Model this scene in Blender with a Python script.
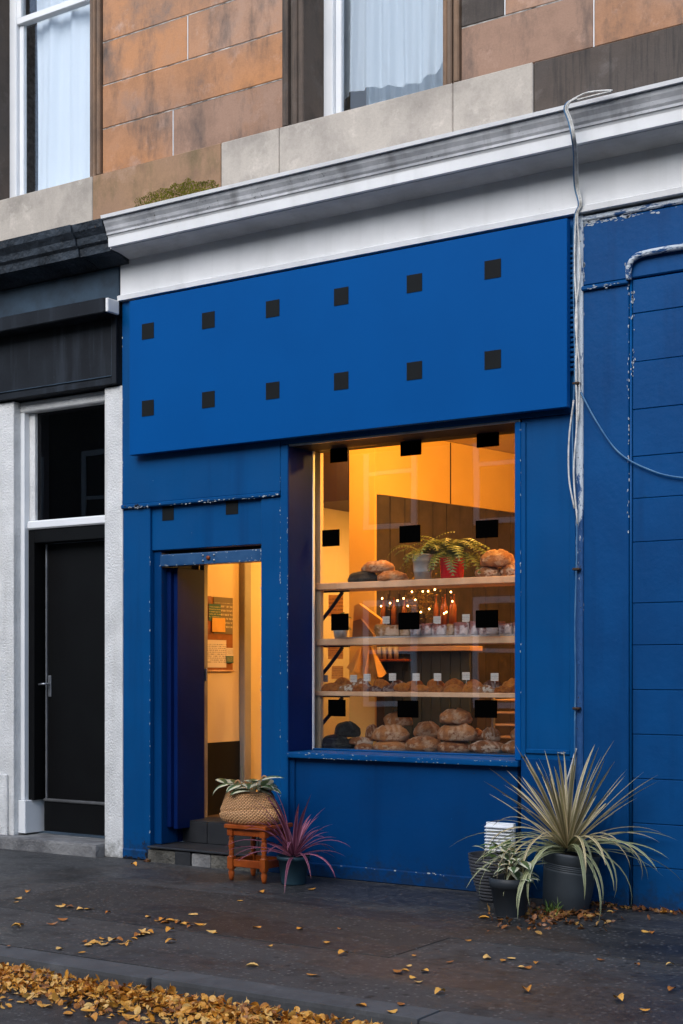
import bpy, bmesh, math, random
from mathutils import Vector, Matrix, noise as mnoise
random.seed(7)
for o in list(bpy.data.objects): bpy.data.objects.remove(o)
S = bpy.context.scene; COL = S.collection
R = math.radians

# ------------------------------------------------------------------ camera
FPX = 1422.2; ALPHA = math.atan(FPX/2156.0); SA, CA = math.sin(ALPHA), math.cos(ALPHA)
DIST = 10.24; EYE = 1.5
CX, CY = DIST*SA, -DIST*CA
cam = bpy.data.cameras.new('camera'); cam_o = bpy.data.objects.new('camera', cam); COL.objects.link(cam_o)
cam.lens = 50; cam.sensor_width = 36; cam.sensor_fit = 'AUTO'
cam.shift_y = (671-512)/1024.0; cam.clip_end = 2000; cam.clip_start = 0.05
cam_o.location = (CX, CY, EYE); cam_o.rotation_euler = (R(90), 0, ALPHA)
S.camera = cam_o
# ------------------------------------------------------------------ sky, sun, exposure
SUN_EL, SUN_AZ = R(38), R(178)      # overcast: a weak, very wide sun in front of the facade
w = bpy.data.worlds.new('World'); S.world = w; w.use_nodes = True
nt = w.node_tree; bg = nt.nodes['Background']
sky = nt.nodes.new('ShaderNodeTexSky'); sky.sky_type = 'NISHITA'; sky.sun_disc = False
sky.sun_elevation = SUN_EL; sky.sun_rotation = SUN_AZ; sky.dust_density = 2.0; sky.air_density = 1.2; sky.ozone_density = 3.0
nt.links.new(sky.outputs[0], bg.inputs[0]); bg.inputs[1].default_value = 0.15
sl = bpy.data.lights.new('sun', 'SUN'); sl.energy = 1.5; sl.angle = R(50); sl.color = (1.0, 0.985, 0.97)
so = bpy.data.objects.new('sun', sl); COL.objects.link(so)
# direction to the sun: azimuth measured clockwise from +Y
sd = Vector((math.sin(SUN_AZ)*math.cos(SUN_EL), math.cos(SUN_AZ)*math.cos(SUN_EL), math.sin(SUN_EL)))
so.rotation_euler = sd.to_track_quat('Z', 'Y').to_euler(); so.location = (0, -8, 14)
S.view_settings.view_transform = 'Standard'; S.view_settings.look = 'None'
S.view_settings.exposure = 0.64; S.view_settings.gamma = 1.0
S.render.engine = 'CYCLES'
S.cycles.max_bounces = 8; S.cycles.transparent_max_bounces = 12

def at(px, py, y):
    """facade-parallel plane at depth y: where that plane is crossed by the sight line measured on the photograph"""
    u = (px-341.5)/FPX; v = -(py-671)/FPX
    t = (y-CY)/(u*SA+CA)
    return Vector((CX+t*(u*CA-SA), y, EYE+t*v))
def gr(px, py, z=0.0):
    u = (px-341.5)/FPX; v = -(py-671)/FPX
    t = (z-EYE)/v
    return Vector((CX+t*(u*CA-SA), CY+t*(u*SA+CA), z))

# ------------------------------------------------------------------ materials
def new_mat(name):
    m = bpy.data.materials.new(name); m.use_nodes = True
    n = m.node_tree.nodes; b = n['Principled BSDF']
    return m, m.node_tree, b
def nd(t, kind, **kw):
    n = t.nodes.new(kind)
    for k, v in kw.items(): setattr(n, k, v)
    return n
def rgba(c): return (c[0], c[1], c[2], 1)
def noise_n(t, vec, scale, detail=4, rough=.55, stretch=None):
    if stretch:
        mp = nd(t, 'ShaderNodeMapping'); mp.inputs['Scale'].default_value = stretch
        t.links.new(vec, mp.inputs[0]); vec = mp.outputs[0]
    n = nd(t, 'ShaderNodeTexNoise'); n.inputs['Scale'].default_value = scale
    n.inputs['Detail'].default_value = detail; n.inputs['Roughness'].default_value = rough
    t.links.new(vec, n.inputs['Vector']); return n.outputs['Fac']
def ramp(t, fac, a, b, c0=(0,0,0), c1=(1,1,1)):
    r = nd(t, 'ShaderNodeValToRGB'); r.color_ramp.elements[0].position = a; r.color_ramp.elements[1].position = b
    r.color_ramp.elements[0].color = rgba(c0); r.color_ramp.elements[1].color = rgba(c1)
    t.links.new(fac, r.inputs[0]); return r.outputs[0]
def mix(t, fac, a, b, blend='MIX'):
    m = nd(t, 'ShaderNodeMix', data_type='RGBA', blend_type=blend)
    if isinstance(fac, (int, float)): m.inputs[0].default_value = fac
    else: t.links.new(fac, m.inputs[0])
    for i, s in ((6, a), (7, b)):
        if isinstance(s, tuple): m.inputs[i].default_value = rgba(s)
        else: t.links.new(s, m.inputs[i])
    return m.outputs[2]
def bump(t, b, h, strength, dist=.01):
    n = nd(t, 'ShaderNodeBump'); n.inputs['Strength'].default_value = strength; n.inputs['Distance'].default_value = dist
    t.links.new(h, n.inputs['Height']); t.links.new(n.outputs[0], b.inputs['Normal'])
def pos(t, world=True):
    if world: return nd(t, 'ShaderNodeNewGeometry').outputs['Position']
    return nd(t, 'ShaderNodeTexCoord').outputs['Object']
def orand(t): return nd(t, 'ShaderNodeObjectInfo').outputs['Random']

def paint(name, c, c2=None, scale=2.0, rough=.5, chips=None, chip_at=.70, bmp=.15, bscale=40, streak=None, world=True, bdist=.004, rvar=None, spec=.3, grime=None):
    m, t, b = new_mat(name); p = pos(t, world)
    c2 = c2 or tuple(x*.8 for x in c)
    col = mix(t, ramp(t, noise_n(t, p, scale, 5), .35, .68), c, c2)
    if streak:
        st = noise_n(t, p, 6, 4, .6, (1, 1, .08)); col = mix(t, ramp(t, st, .52, .8), col, streak)
    if chips:
        ch = noise_n(t, p, 55, 3, .7); c3 = noise_n(t, p, 3.5, 3)
        mm = nd(t, 'ShaderNodeMath', operation='MULTIPLY'); t.links.new(ramp(t, ch, chip_at, chip_at+.03), mm.inputs[0]); t.links.new(ramp(t, c3, .5, .6), mm.inputs[1])
        col = mix(t, mm.outputs[0], col, chips)
    if grime:
        sp = nd(t, 'ShaderNodeSeparateXYZ'); t.links.new(p, sp.inputs[0]); mr2 = nd(t, 'ShaderNodeMapRange'); mr2.inputs[1].default_value = .42; mr2.inputs[2].default_value = .0; mr2.inputs[3].default_value = -.35; mr2.inputs[4].default_value = .12
        t.links.new(sp.outputs[2], mr2.inputs[0]); ag = nd(t, 'ShaderNodeMath', operation='ADD'); t.links.new(noise_n(t, p, 16, 8, .75), ag.inputs[0]); t.links.new(mr2.outputs[0], ag.inputs[1])
        gm = nd(t, 'ShaderNodeMath', operation='MULTIPLY'); gm.inputs[1].default_value = .6; t.links.new(ramp(t, ag.outputs[0], .46, .62), gm.inputs[0]); col = mix(t, gm.outputs[0], col, grime)
    t.links.new(col, b.inputs['Base Color']); b.inputs['Roughness'].default_value = rough
    b.inputs['Specular IOR Level'].default_value = spec
    if rvar:
        mr = nd(t, 'ShaderNodeMapRange'); mr.inputs[3].default_value = rvar[0]; mr.inputs[4].default_value = rvar[1]
        t.links.new(noise_n(t, p, 5, 5), mr.inputs[0]); t.links.new(mr.outputs[0], b.inputs['Roughness'])
    if bmp:
        bump(t, b, noise_n(t, p, bscale, 4, .6), bmp, bdist)
    return m
M = {}
M['sign_blue'] = paint('sign_blue_paint', (.0,.072,.27), (.0,.066,.25), 1.5, .5, bmp=.06, bscale=90, spec=.06)
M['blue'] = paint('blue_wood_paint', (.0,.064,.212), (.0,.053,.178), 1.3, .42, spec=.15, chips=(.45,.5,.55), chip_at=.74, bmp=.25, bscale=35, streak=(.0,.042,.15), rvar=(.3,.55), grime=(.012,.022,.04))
M['blue_shaded'] = paint('shaded_blue_paint', (.0,.040,.152), (.0,.033,.125), 1.8, .38, spec=.15, chips=(.02,.16,.42), chip_at=.72, bmp=.3, bscale=28, streak=(.0,.027,.105), rvar=(.28,.5), grime=(.012,.022,.04))  # shop blue darkened: the shade below the sign is mixed into the colour
M['blue_block'] = paint('blue_masonry_paint', (.0,.058,.20), (.0,.042,.152), 1.6, .5, spec=.15, chips=(.10,.25,.5), chip_at=.74, bmp=.32, bscale=14, streak=(.0,.036,.13), bdist=.008, grime=(.012,.022,.04))
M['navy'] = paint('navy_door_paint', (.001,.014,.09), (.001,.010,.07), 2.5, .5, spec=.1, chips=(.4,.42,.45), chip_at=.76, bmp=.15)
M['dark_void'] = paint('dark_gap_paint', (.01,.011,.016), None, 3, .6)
M['white_trim'] = paint('white_masonry_paint', (.76,.77,.78), (.66,.67,.68), 2.5, .55, chips=(.12,.11,.10), chip_at=.73, bmp=.35, bscale=30, streak=(.62,.63,.63))
M['cornice_soffit'] = paint('shaded_grimy_soffit_paint', (.58,.59,.60), (.42,.43,.44), 3, .6, chips=(.12,.12,.11), chip_at=.66, bmp=.4, bscale=20, streak=(.40,.40,.40))  # grey base holds the soffit's shadow; chips and streaks are wear
M['cornice_cap'] = paint('weathered_cornice_paint', (.30,.31,.33), (.58,.59,.61), 4, .6, chips=(.05,.05,.045), chip_at=.62, bmp=.5, bscale=30, streak=(.14,.14,.14))
M['white_wood'] = paint('white_window_paint', (.78,.80,.82), (.70,.73,.76), 3, .4, chips=(.3,.28,.25), chip_at=.74, bmp=.15)
M['white_render'] = paint('white_roughcast', (.72,.73,.73), (.58,.59,.59), 5, .7, bmp=1.0, bscale=60, bdist=.012, streak=(.52,.52,.50), grime=(.16,.16,.145))
M['grey_step'] = paint('worn_stone_step', (.22,.22,.22), (.10,.10,.105), 6, .75, bmp=.8, bscale=25, bdist=.02)
M['dirty_step'] = paint('dirty_old_stone', (.12,.115,.10), (.05,.048,.042), 7, .8, chips=(.2,.19,.17), chip_at=.66, bmp=1, bscale=18, bdist=.03)
M['black_gloss'] = paint('black_door_paint', (.004,.0045,.005), (.003,.003,.0035), 3, .5, bmp=.06, spec=.12)
M['black_fascia'] = paint('black_fascia_paint', (.014,.017,.022), (.008,.009,.012), 2.5, .5, spec=.15, chips=(.09,.12,.15), chip_at=.70, bmp=.25, streak=(.035,.045,.06))
M['black_cornice'] = paint('flaking_black_paint', (.014,.018,.024), (.05,.065,.085), 5, .45, chips=(.22,.15,.09), chip_at=.66, bmp=.9, bscale=18, bdist=.02)
M['slate_blue'] = paint('slate_blue_paint', (.035,.065,.10), (.016,.026,.04), 4, .5, chips=(.004,.004,.004), chip_at=.66, bmp=.4)
M['metal'] = paint('brushed_steel', (.45,.47,.5), (.3,.32,.35), 8, .35); M['metal'].node_tree.nodes['Principled BSDF'].inputs['Metallic'].default_value = .8
M['galv'] = paint('galvanised_steel', (.5,.53,.56), (.32,.35,.38), 9, .35, world=False); M['galv'].node_tree.nodes['Principled BSDF'].inputs['Metallic'].default_value = .35
M['shutter'] = paint('blue_shutter_rail', (.012,.06,.16), (.03,.09,.2), 6, .35, chips=(.5,.55,.6), chip_at=.66)
M['mark'] = paint('charcoal_vinyl', (.009,.011,.012), (.008,.009,.010), 4, .6, bmp=0, spec=.1)
M['mark_glass'] = paint('black_vinyl', (.001,.001,.001), (.0012,.0012,.0012), 4, .8, bmp=0, spec=0)
M['tile'] = paint('charcoal_tile', (.022,.024,.028), (.035,.037,.04), 5, .35, bmp=.1, world=True)
M['grout'] = paint('grey_grout', (.2,.2,.2), None, 5, .8)
M['cream'] = paint('cream_wall_paint', (.66,.53,.35), (.60,.47,.30), 1.5, .6, bmp=.1)
M['ochre'] = paint('ochre_wall_paint', (.78,.52,.16), (.70,.45,.12), 1.5, .6, bmp=.1)
M['dark_board'] = paint('dark_timber_boarding', (.075,.058,.048), (.045,.036,.03), 6, .55, streak=(.03,.024,.02))
M['green_board'] = paint('grey_green_boarding', (.05,.058,.05), (.032,.038,.034), 4, .5, streak=(.022,.026,.024))
M['brown_dark'] = paint('dark_brown_paint', (.05,.026,.012), None, 2, .6)
M['dado'] = paint('charcoal_dado', (.008,.008,.009), None, 3, .5)
M['grey_trim'] = paint('grey_pipe_paint', (.30,.27,.24), (.24,.21,.18), 3, .5)
M['floor_in'] = paint('shop_floor', (.12,.07,.04), None, 4, .5)
M['ceiling'] = paint('shop_ceiling', (.7,.55,.35), None, 2, .7)
M['terracotta_dark'] = paint('slate_plastic_pot', (.022,.027,.033), (.03,.036,.044), 4, .5, world=False, bmp=.1)
M['teal_pot'] = paint('teal_plastic_pot', (.014,.04,.06), (.02,.05,.07), 4, .4, world=False, bmp=.05)
M['grey_pot'] = paint('grey_fibre_pot', (.045,.056,.068), (.036,.045,.055), 5, .55, world=False, bmp=.2)
M['ribbed_pot'] = paint('grey_ribbed_pot', (.06,.062,.07), (.045,.047,.055), 5, .5, world=False, bmp=.2)
M['red_pot'] = paint('red_glazed_pot', (.55,.012,.02), (.42,.008,.012), 4, .25, world=False, bmp=0)
M['soil'] = paint('dark_soil', (.02,.014,.01), (.035,.024,.016), 30, .9, world=False, bmp=1)
M['stool'] = paint('varnished_orange_wood', (.32,.07,.011), (.20,.038,.007), 9, .28, world=True, bmp=.1, streak=(.15,.028,.005))
M['cable'] = paint('grey_white_cable', (.72,.72,.70), (.42,.41,.38), 20, .5, chips=(.12,.08,.05), chip_at=.62)
M['wire'] = paint('pale_blue_wire', (.10,.22,.36), (.03,.12,.28), 8, .5)
M['pine'] = paint('pine_shelf', (.66,.44,.28), (.55,.34,.20), 5, .5, streak=(.46,.27,.15))
M['iron'] = paint('black_bracket', (.008,.008,.009), None, 5, .4)
M['card'] = None
M['brown_leafstem'] = paint('plant_stem', (.12,.10,.05), None, 8, .7, world=False)

def peel(name, bias=0, sc=14):
    m, t, b = new_mat(name); p = pos(t)
    n1 = noise_n(t, p, sc, 7, .7, (1, 1, .35) if sc < 20 else (.3, 1, 1)); n2 = noise_n(t, p, 60, 3)
    sep = nd(t, 'ShaderNodeSeparateXYZ'); t.links.new(p, sep.inputs[0])
    mr = nd(t, 'ShaderNodeMapRange'); mr.inputs[1].default_value = 1.9; mr.inputs[2].default_value = 2.9; mr.inputs[3].default_value = -.16+bias; mr.inputs[4].default_value = .14+bias
    t.links.new(sep.outputs[2], mr.inputs[0])
    ad = nd(t, 'ShaderNodeMath', operation='ADD'); t.links.new(n1, ad.inputs[0]); t.links.new(mr.outputs[0], ad.inputs[1])
    col = mix(t, ramp(t, ad.outputs[0], .47, .52), (.003,.06,.2), (.50,.56,.62))
    col = mix(t, ramp(t, n2, .66, .70), col, (.02,.018,.02))
    t.links.new(col, b.inputs['Base Color']); b.inputs['Roughness'].default_value = .6
    bump(t, b, ad.outputs[0], .8, .02); return m
M['peel'] = peel('peeling_white_over_blue', -.05, 19); M['peel_blue'] = peel('blue_paint_peeling_to_white', -.13, 34)

def sandstone(name, c1, c2, dark, amt=.5, rnd=.35, streaks=.6, vert=False):
    m, t, b = new_mat(name); p = pos(t)
    big = noise_n(t, p, 1.3, 7, .62); fine = noise_n(t, p, 70, 4, .7); band = noise_n(t, p, 2.6, 9, .68)
    rr = orand(t); mr = nd(t, 'ShaderNodeMapRange'); mr.inputs[3].default_value = -rnd*.5; mr.inputs[4].default_value = rnd*.5; t.links.new(rr, mr.inputs[0])
    ad = nd(t, 'ShaderNodeMath', operation='ADD'); t.links.new(big, ad.inputs[0]); t.links.new(mr.outputs[0], ad.inputs[1])
    col = mix(t, ramp(t, ad.outputs[0], .40, .66), c1, c2)
    col = mix(t, ramp(t, band, .46, .70), col, tuple(x*.66 for x in c1))
    lt = noise_n(t, p, 3.7, 8, .7); col = mix(t, ramp(t, lt, .56, .74), col, tuple(min(1, x*1.35+.03) for x in c1))
    st = noise_n(t, p, 2.4, 9, .7, (9, 1, .5) if vert else (1.5, 1, .55))
    mm = nd(t, 'ShaderNodeMath', operation='MULTIPLY'); t.links.new(ramp(t, st, .50, .72), mm.inputs[0]); mm.inputs[1].default_value = streaks
    col = mix(t, mm.outputs[0], col, dark)
    col = mix(t, .35, col, mix(t, fine, (.25,.25,.25), (.75,.75,.75)), 'OVERLAY')
    t.links.new(col, b.inputs['Base Color']); b.inputs['Roughness'].default_value = .85
    h = mix(t, .5, fine, band); bump(t, b, h, .45, .008); return m
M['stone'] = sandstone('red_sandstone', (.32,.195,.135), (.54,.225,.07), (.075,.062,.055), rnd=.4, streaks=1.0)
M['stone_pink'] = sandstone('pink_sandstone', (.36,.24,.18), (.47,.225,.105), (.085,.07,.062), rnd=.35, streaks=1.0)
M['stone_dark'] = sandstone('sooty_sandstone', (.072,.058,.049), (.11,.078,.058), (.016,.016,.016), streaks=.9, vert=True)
M['stone_brown'] = sandstone('weathered_brown_sandstone', (.17,.115,.08), (.25,.145,.08), (.055,.045,.04), streaks=.7)
M['stone_pale'] = sandstone('pale_repair_stone', (.44,.395,.34), (.38,.34,.30), (.27,.24,.21), rnd=.2, streaks=.45)
M['stone_moss'] = sandstone('damp_sandstone', (.27,.165,.105), (.32,.19,.10), (.085,.08,.03), streaks=.8)
M['mortar'] = paint('lime_mortar', (.30,.26,.22), (.14,.12,.10), 25, .9, bmp=.6)
M['pointing'] = paint('flaking_lime_pointing', (.05,.045,.04), (.62,.60,.56), 9, .9, bmp=.6)
M['moss'] = paint('green_moss', (.20,.19,.012), (.085,.085,.008), 12, .95, bmp=1)

def asphalt(name, c, wet, gloss_dry=.75, gloss_wet=.3):
    m, t, b = new_mat(name); p = pos(t)
    patch = noise_n(t, p, .8, 7, .62, (.45, 1.3, 1)); fine = noise_n(t, p, 70, 4, .8); mid = noise_n(t, p, 16, 6, .72)
    def dots(scale, r0, r1, sel0):
        v = nd(t, 'ShaderNodeTexVoronoi', voronoi_dimensions='2D'); v.inputs['Scale'].default_value = scale; t.links.new(p, v.inputs['Vector'])
        spk = ramp(t, v.outputs['Distance'], r0, r1, (1,1,1), (0,0,0))
        sel = nd(t, 'ShaderNodeSeparateColor'); t.links.new(v.outputs['Color'], sel.inputs[0])
        sm = nd(t, 'ShaderNodeMath', operation='MULTIPLY'); t.links.new(spk, sm.inputs[0]); t.links.new(ramp(t, sel.outputs[0], sel0, sel0+.04), sm.inputs[1]); return sm.outputs[0]
    wetf = ramp(t, patch, .44, .56)
    col = mix(t, wetf, c, wet)
    col = mix(t, ramp(t, mid, .42, .70), col, tuple(x*1.45 for x in c))
    col = mix(t, ramp(t, noise_n(t, p, 3.1, 8, .7), .52, .66), col, tuple(x*.55 for x in wet))
    col = mix(t, ramp(t, fine, .40, .62), mix(t, .5, col, tuple(x*.3 for x in c)), col)
    col = mix(t, dots(24, .12, .22, .72), col, (.125,.122,.118))
    col = mix(t, dots(11, .06, .12, .76), col, (.12,.117,.113))
    col = mix(t, dots(7, .07, .16, .70), col, tuple(x*.35 for x in wet))
    t.links.new(col, b.inputs['Base Color'])
    mr = nd(t, 'ShaderNodeMapRange'); mr.inputs[3].default_value = gloss_dry; mr.inputs[4].default_value = gloss_wet
    t.links.new(wetf, mr.inputs[0]); t.links.new(mr.outputs[0], b.inputs['Roughness'])
    bump(t, b, mix(t, .5, fine, mid), .9, .008); return m
M['pave'] = asphalt('damp_asphalt_pavement', (.046,.0465,.047), (.022,.0222,.0225), .74, .4)
M['road'] = asphalt('damp_asphalt_road', (.034,.034,.035), (.02,.02,.021), .7, .42)
M['patch'] = asphalt('asphalt_repair_patch', (.026,.0255,.025), (.014,.0138,.0135), .65, .4)
M['kerb'] = sandstone('granite_kerb', (.078,.081,.085), (.058,.061,.065), (.03,.031,.033), rnd=.25, streaks=.8)

def glass(name, tint=(1,1,1), boost=1.0, rough=0.0):
    m = bpy.data.materials.new(name); m.use_nodes = True; t = m.node_tree; t.nodes.clear()
    o = nd(t, 'ShaderNodeOutputMaterial'); tr = nd(t, 'ShaderNodeBsdfTransparent'); tr.inputs[0].default_value = rgba(tint)
    g = nd(t, 'ShaderNodeBsdfGlossy'); g.inputs['Roughness'].default_value = rough
    fr = nd(t, 'ShaderNodeFresnel')
    ge = nd(t, 'ShaderNodeNewGeometry'); io = nd(t, 'ShaderNodeMapRange'); io.inputs[3].default_value = 1.5; io.inputs[4].default_value = 1/1.5   # both faces of the pane reflect alike
    t.links.new(ge.outputs['Backfacing'], io.inputs[0]); t.links.new(io.outputs[0], fr.inputs[0])
    mu = nd(t, 'ShaderNodeMath', operation='MULTIPLY'); mu.inputs[1].default_value = boost; mu.use_clamp = True
    t.links.new(fr.outputs[0], mu.inputs[0])
    mx = nd(t, 'ShaderNodeMixShader'); t.links.new(mu.outputs[0], mx.inputs[0]); t.links.new(tr.outputs[0], mx.inputs[1]); t.links.new(g.outputs[0], mx.inputs[2])
    # old float glass: slow waviness
    p = pos(t); n = noise_n(t, p, 1.1, 2); bm_ = nd(t, 'ShaderNodeBump'); bm_.inputs['Strength'].default_value = .02; bm_.inputs['Distance'].default_value = .03
    t.links.new(n, bm_.inputs['Height']); t.links.new(bm_.outputs[0], g.inputs['Normal'])
    t.links.new(mx.outputs[0], o.inputs[0]); return m
M['glass'] = glass('shop_glass', boost=2.3)
M['sash_glass'] = glass('sash_glass', (.96,.98,1), boost=1.5)
M['dark_glass'] = glass('transom_glass', (.35,.35,.37), boost=.8)
def cloth(name, c, trans=.35):
    m, t, b = new_mat(name); out = t.nodes['Material Output']
    b.inputs['Base Color'].default_value = rgba(c); b.inputs['Roughness'].default_value = .9
    tl = nd(t, 'ShaderNodeBsdfTranslucent'); tl.inputs[0].default_value = rgba(c)
    mx = nd(t, 'ShaderNodeMixShader'); mx.inputs[0].default_value = trans
    t.links.new(b.outputs[0], mx.inputs[1]); t.links.new(tl.outputs[0], mx.inputs[2]); t.links.new(mx.outputs[0], out.inputs[0])
    return m
def sheer(name, c, alpha):
    m = cloth(name, c, .3); t = m.node_tree; out = t.nodes['Material Output']
    src = out.inputs[0].links[0].from_socket
    tr = nd(t, 'ShaderNodeBsdfTransparent'); mx = nd(t, 'ShaderNodeMixShader'); mx.inputs[0].default_value = alpha
    t.links.new(tr.outputs[0], mx.inputs[1]); t.links.new(src, mx.inputs[2]); t.links.new(mx.outputs[0], out.inputs[0]); return m
M['curtain'] = cloth('white_curtain', (.86,.91,.94), .15); M['net'] = sheer('net_curtain_voile', (.84,.90,.93), .72)
M['curtain2'] = cloth('grey_blue_pleats', (.55,.64,.70))

def leafmat(name, centre, edge, stripe=None, rough=.45, trans=.25, e0=.28, e1=.34):
    """UV.x runs across the blade: edge colour at both margins, optional fine stripes"""
    m, t, b = new_mat(name); out = t.nodes['Material Output']
    uv = nd(t, 'ShaderNodeUVMap'); sep = nd(t, 'ShaderNodeSeparateXYZ'); t.links.new(uv.outputs[0], sep.inputs[0])
    s = nd(t, 'ShaderNodeMath', operation='SUBTRACT'); t.links.new(sep.outputs[0], s.inputs[0]); s.inputs[1].default_value = .5
    a = nd(t, 'ShaderNodeMath', operation='ABSOLUTE'); t.links.new(s.outputs[0], a.inputs[0])
    n = noise_n(t, pos(t, False), 25, 4, .6)
    nn = nd(t, 'ShaderNodeMapRange'); nn.inputs[3].default_value = -.1; nn.inputs[4].default_value = .1; t.links.new(n, nn.inputs[0])
    ad = nd(t, 'ShaderNodeMath', operation='ADD'); t.links.new(a.outputs[0], ad.inputs[0]); t.links.new(nn.outputs[0], ad.inputs[1])
    col = mix(t, ramp(t, ad.outputs[0], e0, e1), centre, edge)
    if stripe:
        wv = nd(t, 'ShaderNodeTexNoise', noise_dimensions='1D'); wv.inputs['Scale'].default_value = 9
        t.links.new(sep.outputs[0], wv.inputs['W']); col = mix(t, ramp(t, wv.outputs['Fac'], .5, .56), col, stripe)
    mr = nd(t, 'ShaderNodeMapRange'); mr.inputs[3].default_value = .6; mr.inputs[4].default_value = 1.25; t.links.new(orand(t), mr.inputs[0])
    hv = nd(t, 'ShaderNodeHueSaturation'); t.links.new(col, hv.inputs['Color']); t.links.new(mr.outputs[0], hv.inputs['Value'])
    t.links.new(hv.outputs[0], b.inputs['Base Color']); b.inputs['Roughness'].default_value = rough
    tl = nd(t, 'ShaderNodeBsdfTranslucent'); t.links.new(hv.outputs[0], tl.inputs[0])
    mx = nd(t, 'ShaderNodeMixShader'); mx.inputs[0].default_value = trans
    t.links.new(b.outputs[0], mx.inputs[1]); t.links.new(tl.outputs[0], mx.inputs[2]); t.links.new(mx.outputs[0], out.inputs[0]); return m
M['flax'] = leafmat('striped_flax_leaf', (.25,.23,.09), (.68,.57,.36), (.56,.45,.26), e0=.2, e1=.3)
M['flax_old'] = leafmat('old_flax_leaf', (.20,.24,.11), (.50,.52,.32), (.42,.43,.25))
M['purple'] = leafmat('purple_cordyline_leaf', (.21,.055,.10), (.42,.16,.24), None)
M['varieg'] = leafmat('variegated_leaf', (.07,.12,.045), (.62,.62,.46), None, e0=.22, e1=.28)
M['green'] = leafmat('fresh_green_leaf', (.10,.17,.03), (.14,.22,.05), None)
M['fern'] = leafmat('fern_frond', (.13,.16,.025), (.20,.21,.035), None)
M['gold'] = leafmat('golden_dried_leaf', (.42,.26,.03), (.5,.33,.05), None)
def fallen(name, cols):
    m, t, b = new_mat(name); out = t.nodes['Material Output']
    at_ = nd(t, 'ShaderNodeAttribute', attribute_name='lc'); r = nd(t, 'ShaderNodeValToRGB'); r.color_ramp.interpolation = 'LINEAR'
    el = r.color_ramp.elements; el[0].color = rgba(cols[0]); el[1].color = rgba(cols[-1])
    for i, c in enumerate(cols[1:-1]): e = el.new((i+1)/(len(cols)-1)); e.color = rgba(c)
    t.links.new(at_.outputs['Fac'], r.inputs[0])
    col = mix(t, ramp(t, noise_n(t, pos(t), 40, 3), .55, .8), r.outputs[0], (.18,.06,.012))
    t.links.new(col, b.inputs['Base Color']); b.inputs['Roughness'].default_value = .45
    return m
M['fallen'] = fallen('fallen_yellow_leaf', [(.10,.035,.010), (.34,.12,.016), (.60,.25,.028), (.72,.36,.05), (.70,.44,.14)])
M['litter'] = fallen('brown_leaf_litter', [(.05,.02,.008), (.13,.05,.015), (.25,.09,.02), (.09,.035,.012), (.36,.2,.05)])

def basketmat():
    m, t, b = new_mat('woven_seagrass'); uv = nd(t, 'ShaderNodeUVMap')
    br = nd(t, 'ShaderNodeTexBrick'); br.inputs['Scale'].default_value = 1; br.inputs['Color1'].default_value = rgba((.60,.33,.15)); br.inputs['Color2'].default_value = rgba((.50,.265,.115)); br.inputs['Mortar'].default_value = rgba((.30,.15,.06))
    br.inputs['Brick Width'].default_value = .0208; br.inputs['Row Height'].default_value = .0444; br.inputs['Mortar Size'].default_value = .003; br.inputs['Mortar Smooth'].default_value = .8
    t.links.new(uv.outputs[0], br.inputs['Vector']); t.links.new(br.outputs['Color'], b.inputs['Base Color']); b.inputs['Roughness'].default_value = .75
    inv = nd(t, 'ShaderNodeMath', operation='SUBTRACT'); inv.inputs[0].default_value = 1; t.links.new(br.outputs['Fac'], inv.inputs[1])
    bump(t, b, inv.outputs[0], .9, .012); return m
M['basket'] = basketmat()

def crust(name, c, dark, flour, famt=.55):
    m, t, b = new_mat(name); p = pos(t, False)
    n1 = noise_n(t, p, 4, 6, .65); n2 = noise_n(t, p, 3.2, 6, .72); n3 = noise_n(t, p, 26, 4, .7)
    mr = nd(t, 'ShaderNodeMapRange'); mr.inputs[3].default_value = -.12; mr.inputs[4].default_value = .12; t.links.new(orand(t), mr.inputs[0])
    ad = nd(t, 'ShaderNodeMath', operation='ADD'); t.links.new(n1, ad.inputs[0]); t.links.new(mr.outputs[0], ad.inputs[1])
    col = mix(t, ramp(t, ad.outputs[0], .36, .64), c, dark)
    fl = nd(t, 'ShaderNodeMath', operation='MULTIPLY'); t.links.new(ramp(t, n2, .50, .57), fl.inputs[0]); fl.inputs[1].default_value = famt
    col = mix(t, fl.outputs[0], col, flour)
    at_ = nd(t, 'ShaderNodeAttribute', attribute_name='cut'); cf = nd(t, 'ShaderNodeMath', operation='MULTIPLY'); t.links.new(at_.outputs['Fac'], cf.inputs[0]); cf.inputs[1].default_value = .5; col = mix(t, cf.outputs[0], col, tuple(min(1, x*1.15) for x in flour))
    t.links.new(col, b.inputs['Base Color']); b.inputs['Roughness'].default_value = .6
    bump(t, b, mix(t, .5, n3, noise_n(t, p, 9, 6, .7)), 1.0, .06); return m
M['bread'] = crust('brown_bread_crust', (.58,.235,.07), (.25,.075,.018), (.76,.54,.36), .65)
M['bread_flour'] = crust('floured_bread_crust', (.46,.19,.06), (.24,.085,.025), (.76,.62,.48), .8)
M['bread_black'] = crust('charcoal_bread_crust', (.022,.024,.024), (.012,.013,.013), (.09,.10,.09), .5)
M['pastry'] = crust('glazed_pastry', (.60,.21,.035), (.28,.07,.012), (.72,.34,.08), .4)
M['pastry'].node_tree.nodes['Principled BSDF'].inputs['Roughness'].default_value = .32
M['pastry_dark'] = crust('dark_sugared_pastry', (.20,.07,.045), (.09,.03,.022), (.50,.42,.40), .6)
M['pastry_white'] = crust('iced_pastry', (.45,.22,.08), (.28,.1,.03), (.82,.78,.70), 1.0)
M['cake'] = crust('berry_cake_slab', (.22,.07,.06), (.10,.03,.03), (.62,.58,.60), .8)
M['cake_gold'] = crust('golden_cake_slab', (.42,.22,.05), (.25,.1,.02), (.6,.5,.4), .6)

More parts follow.
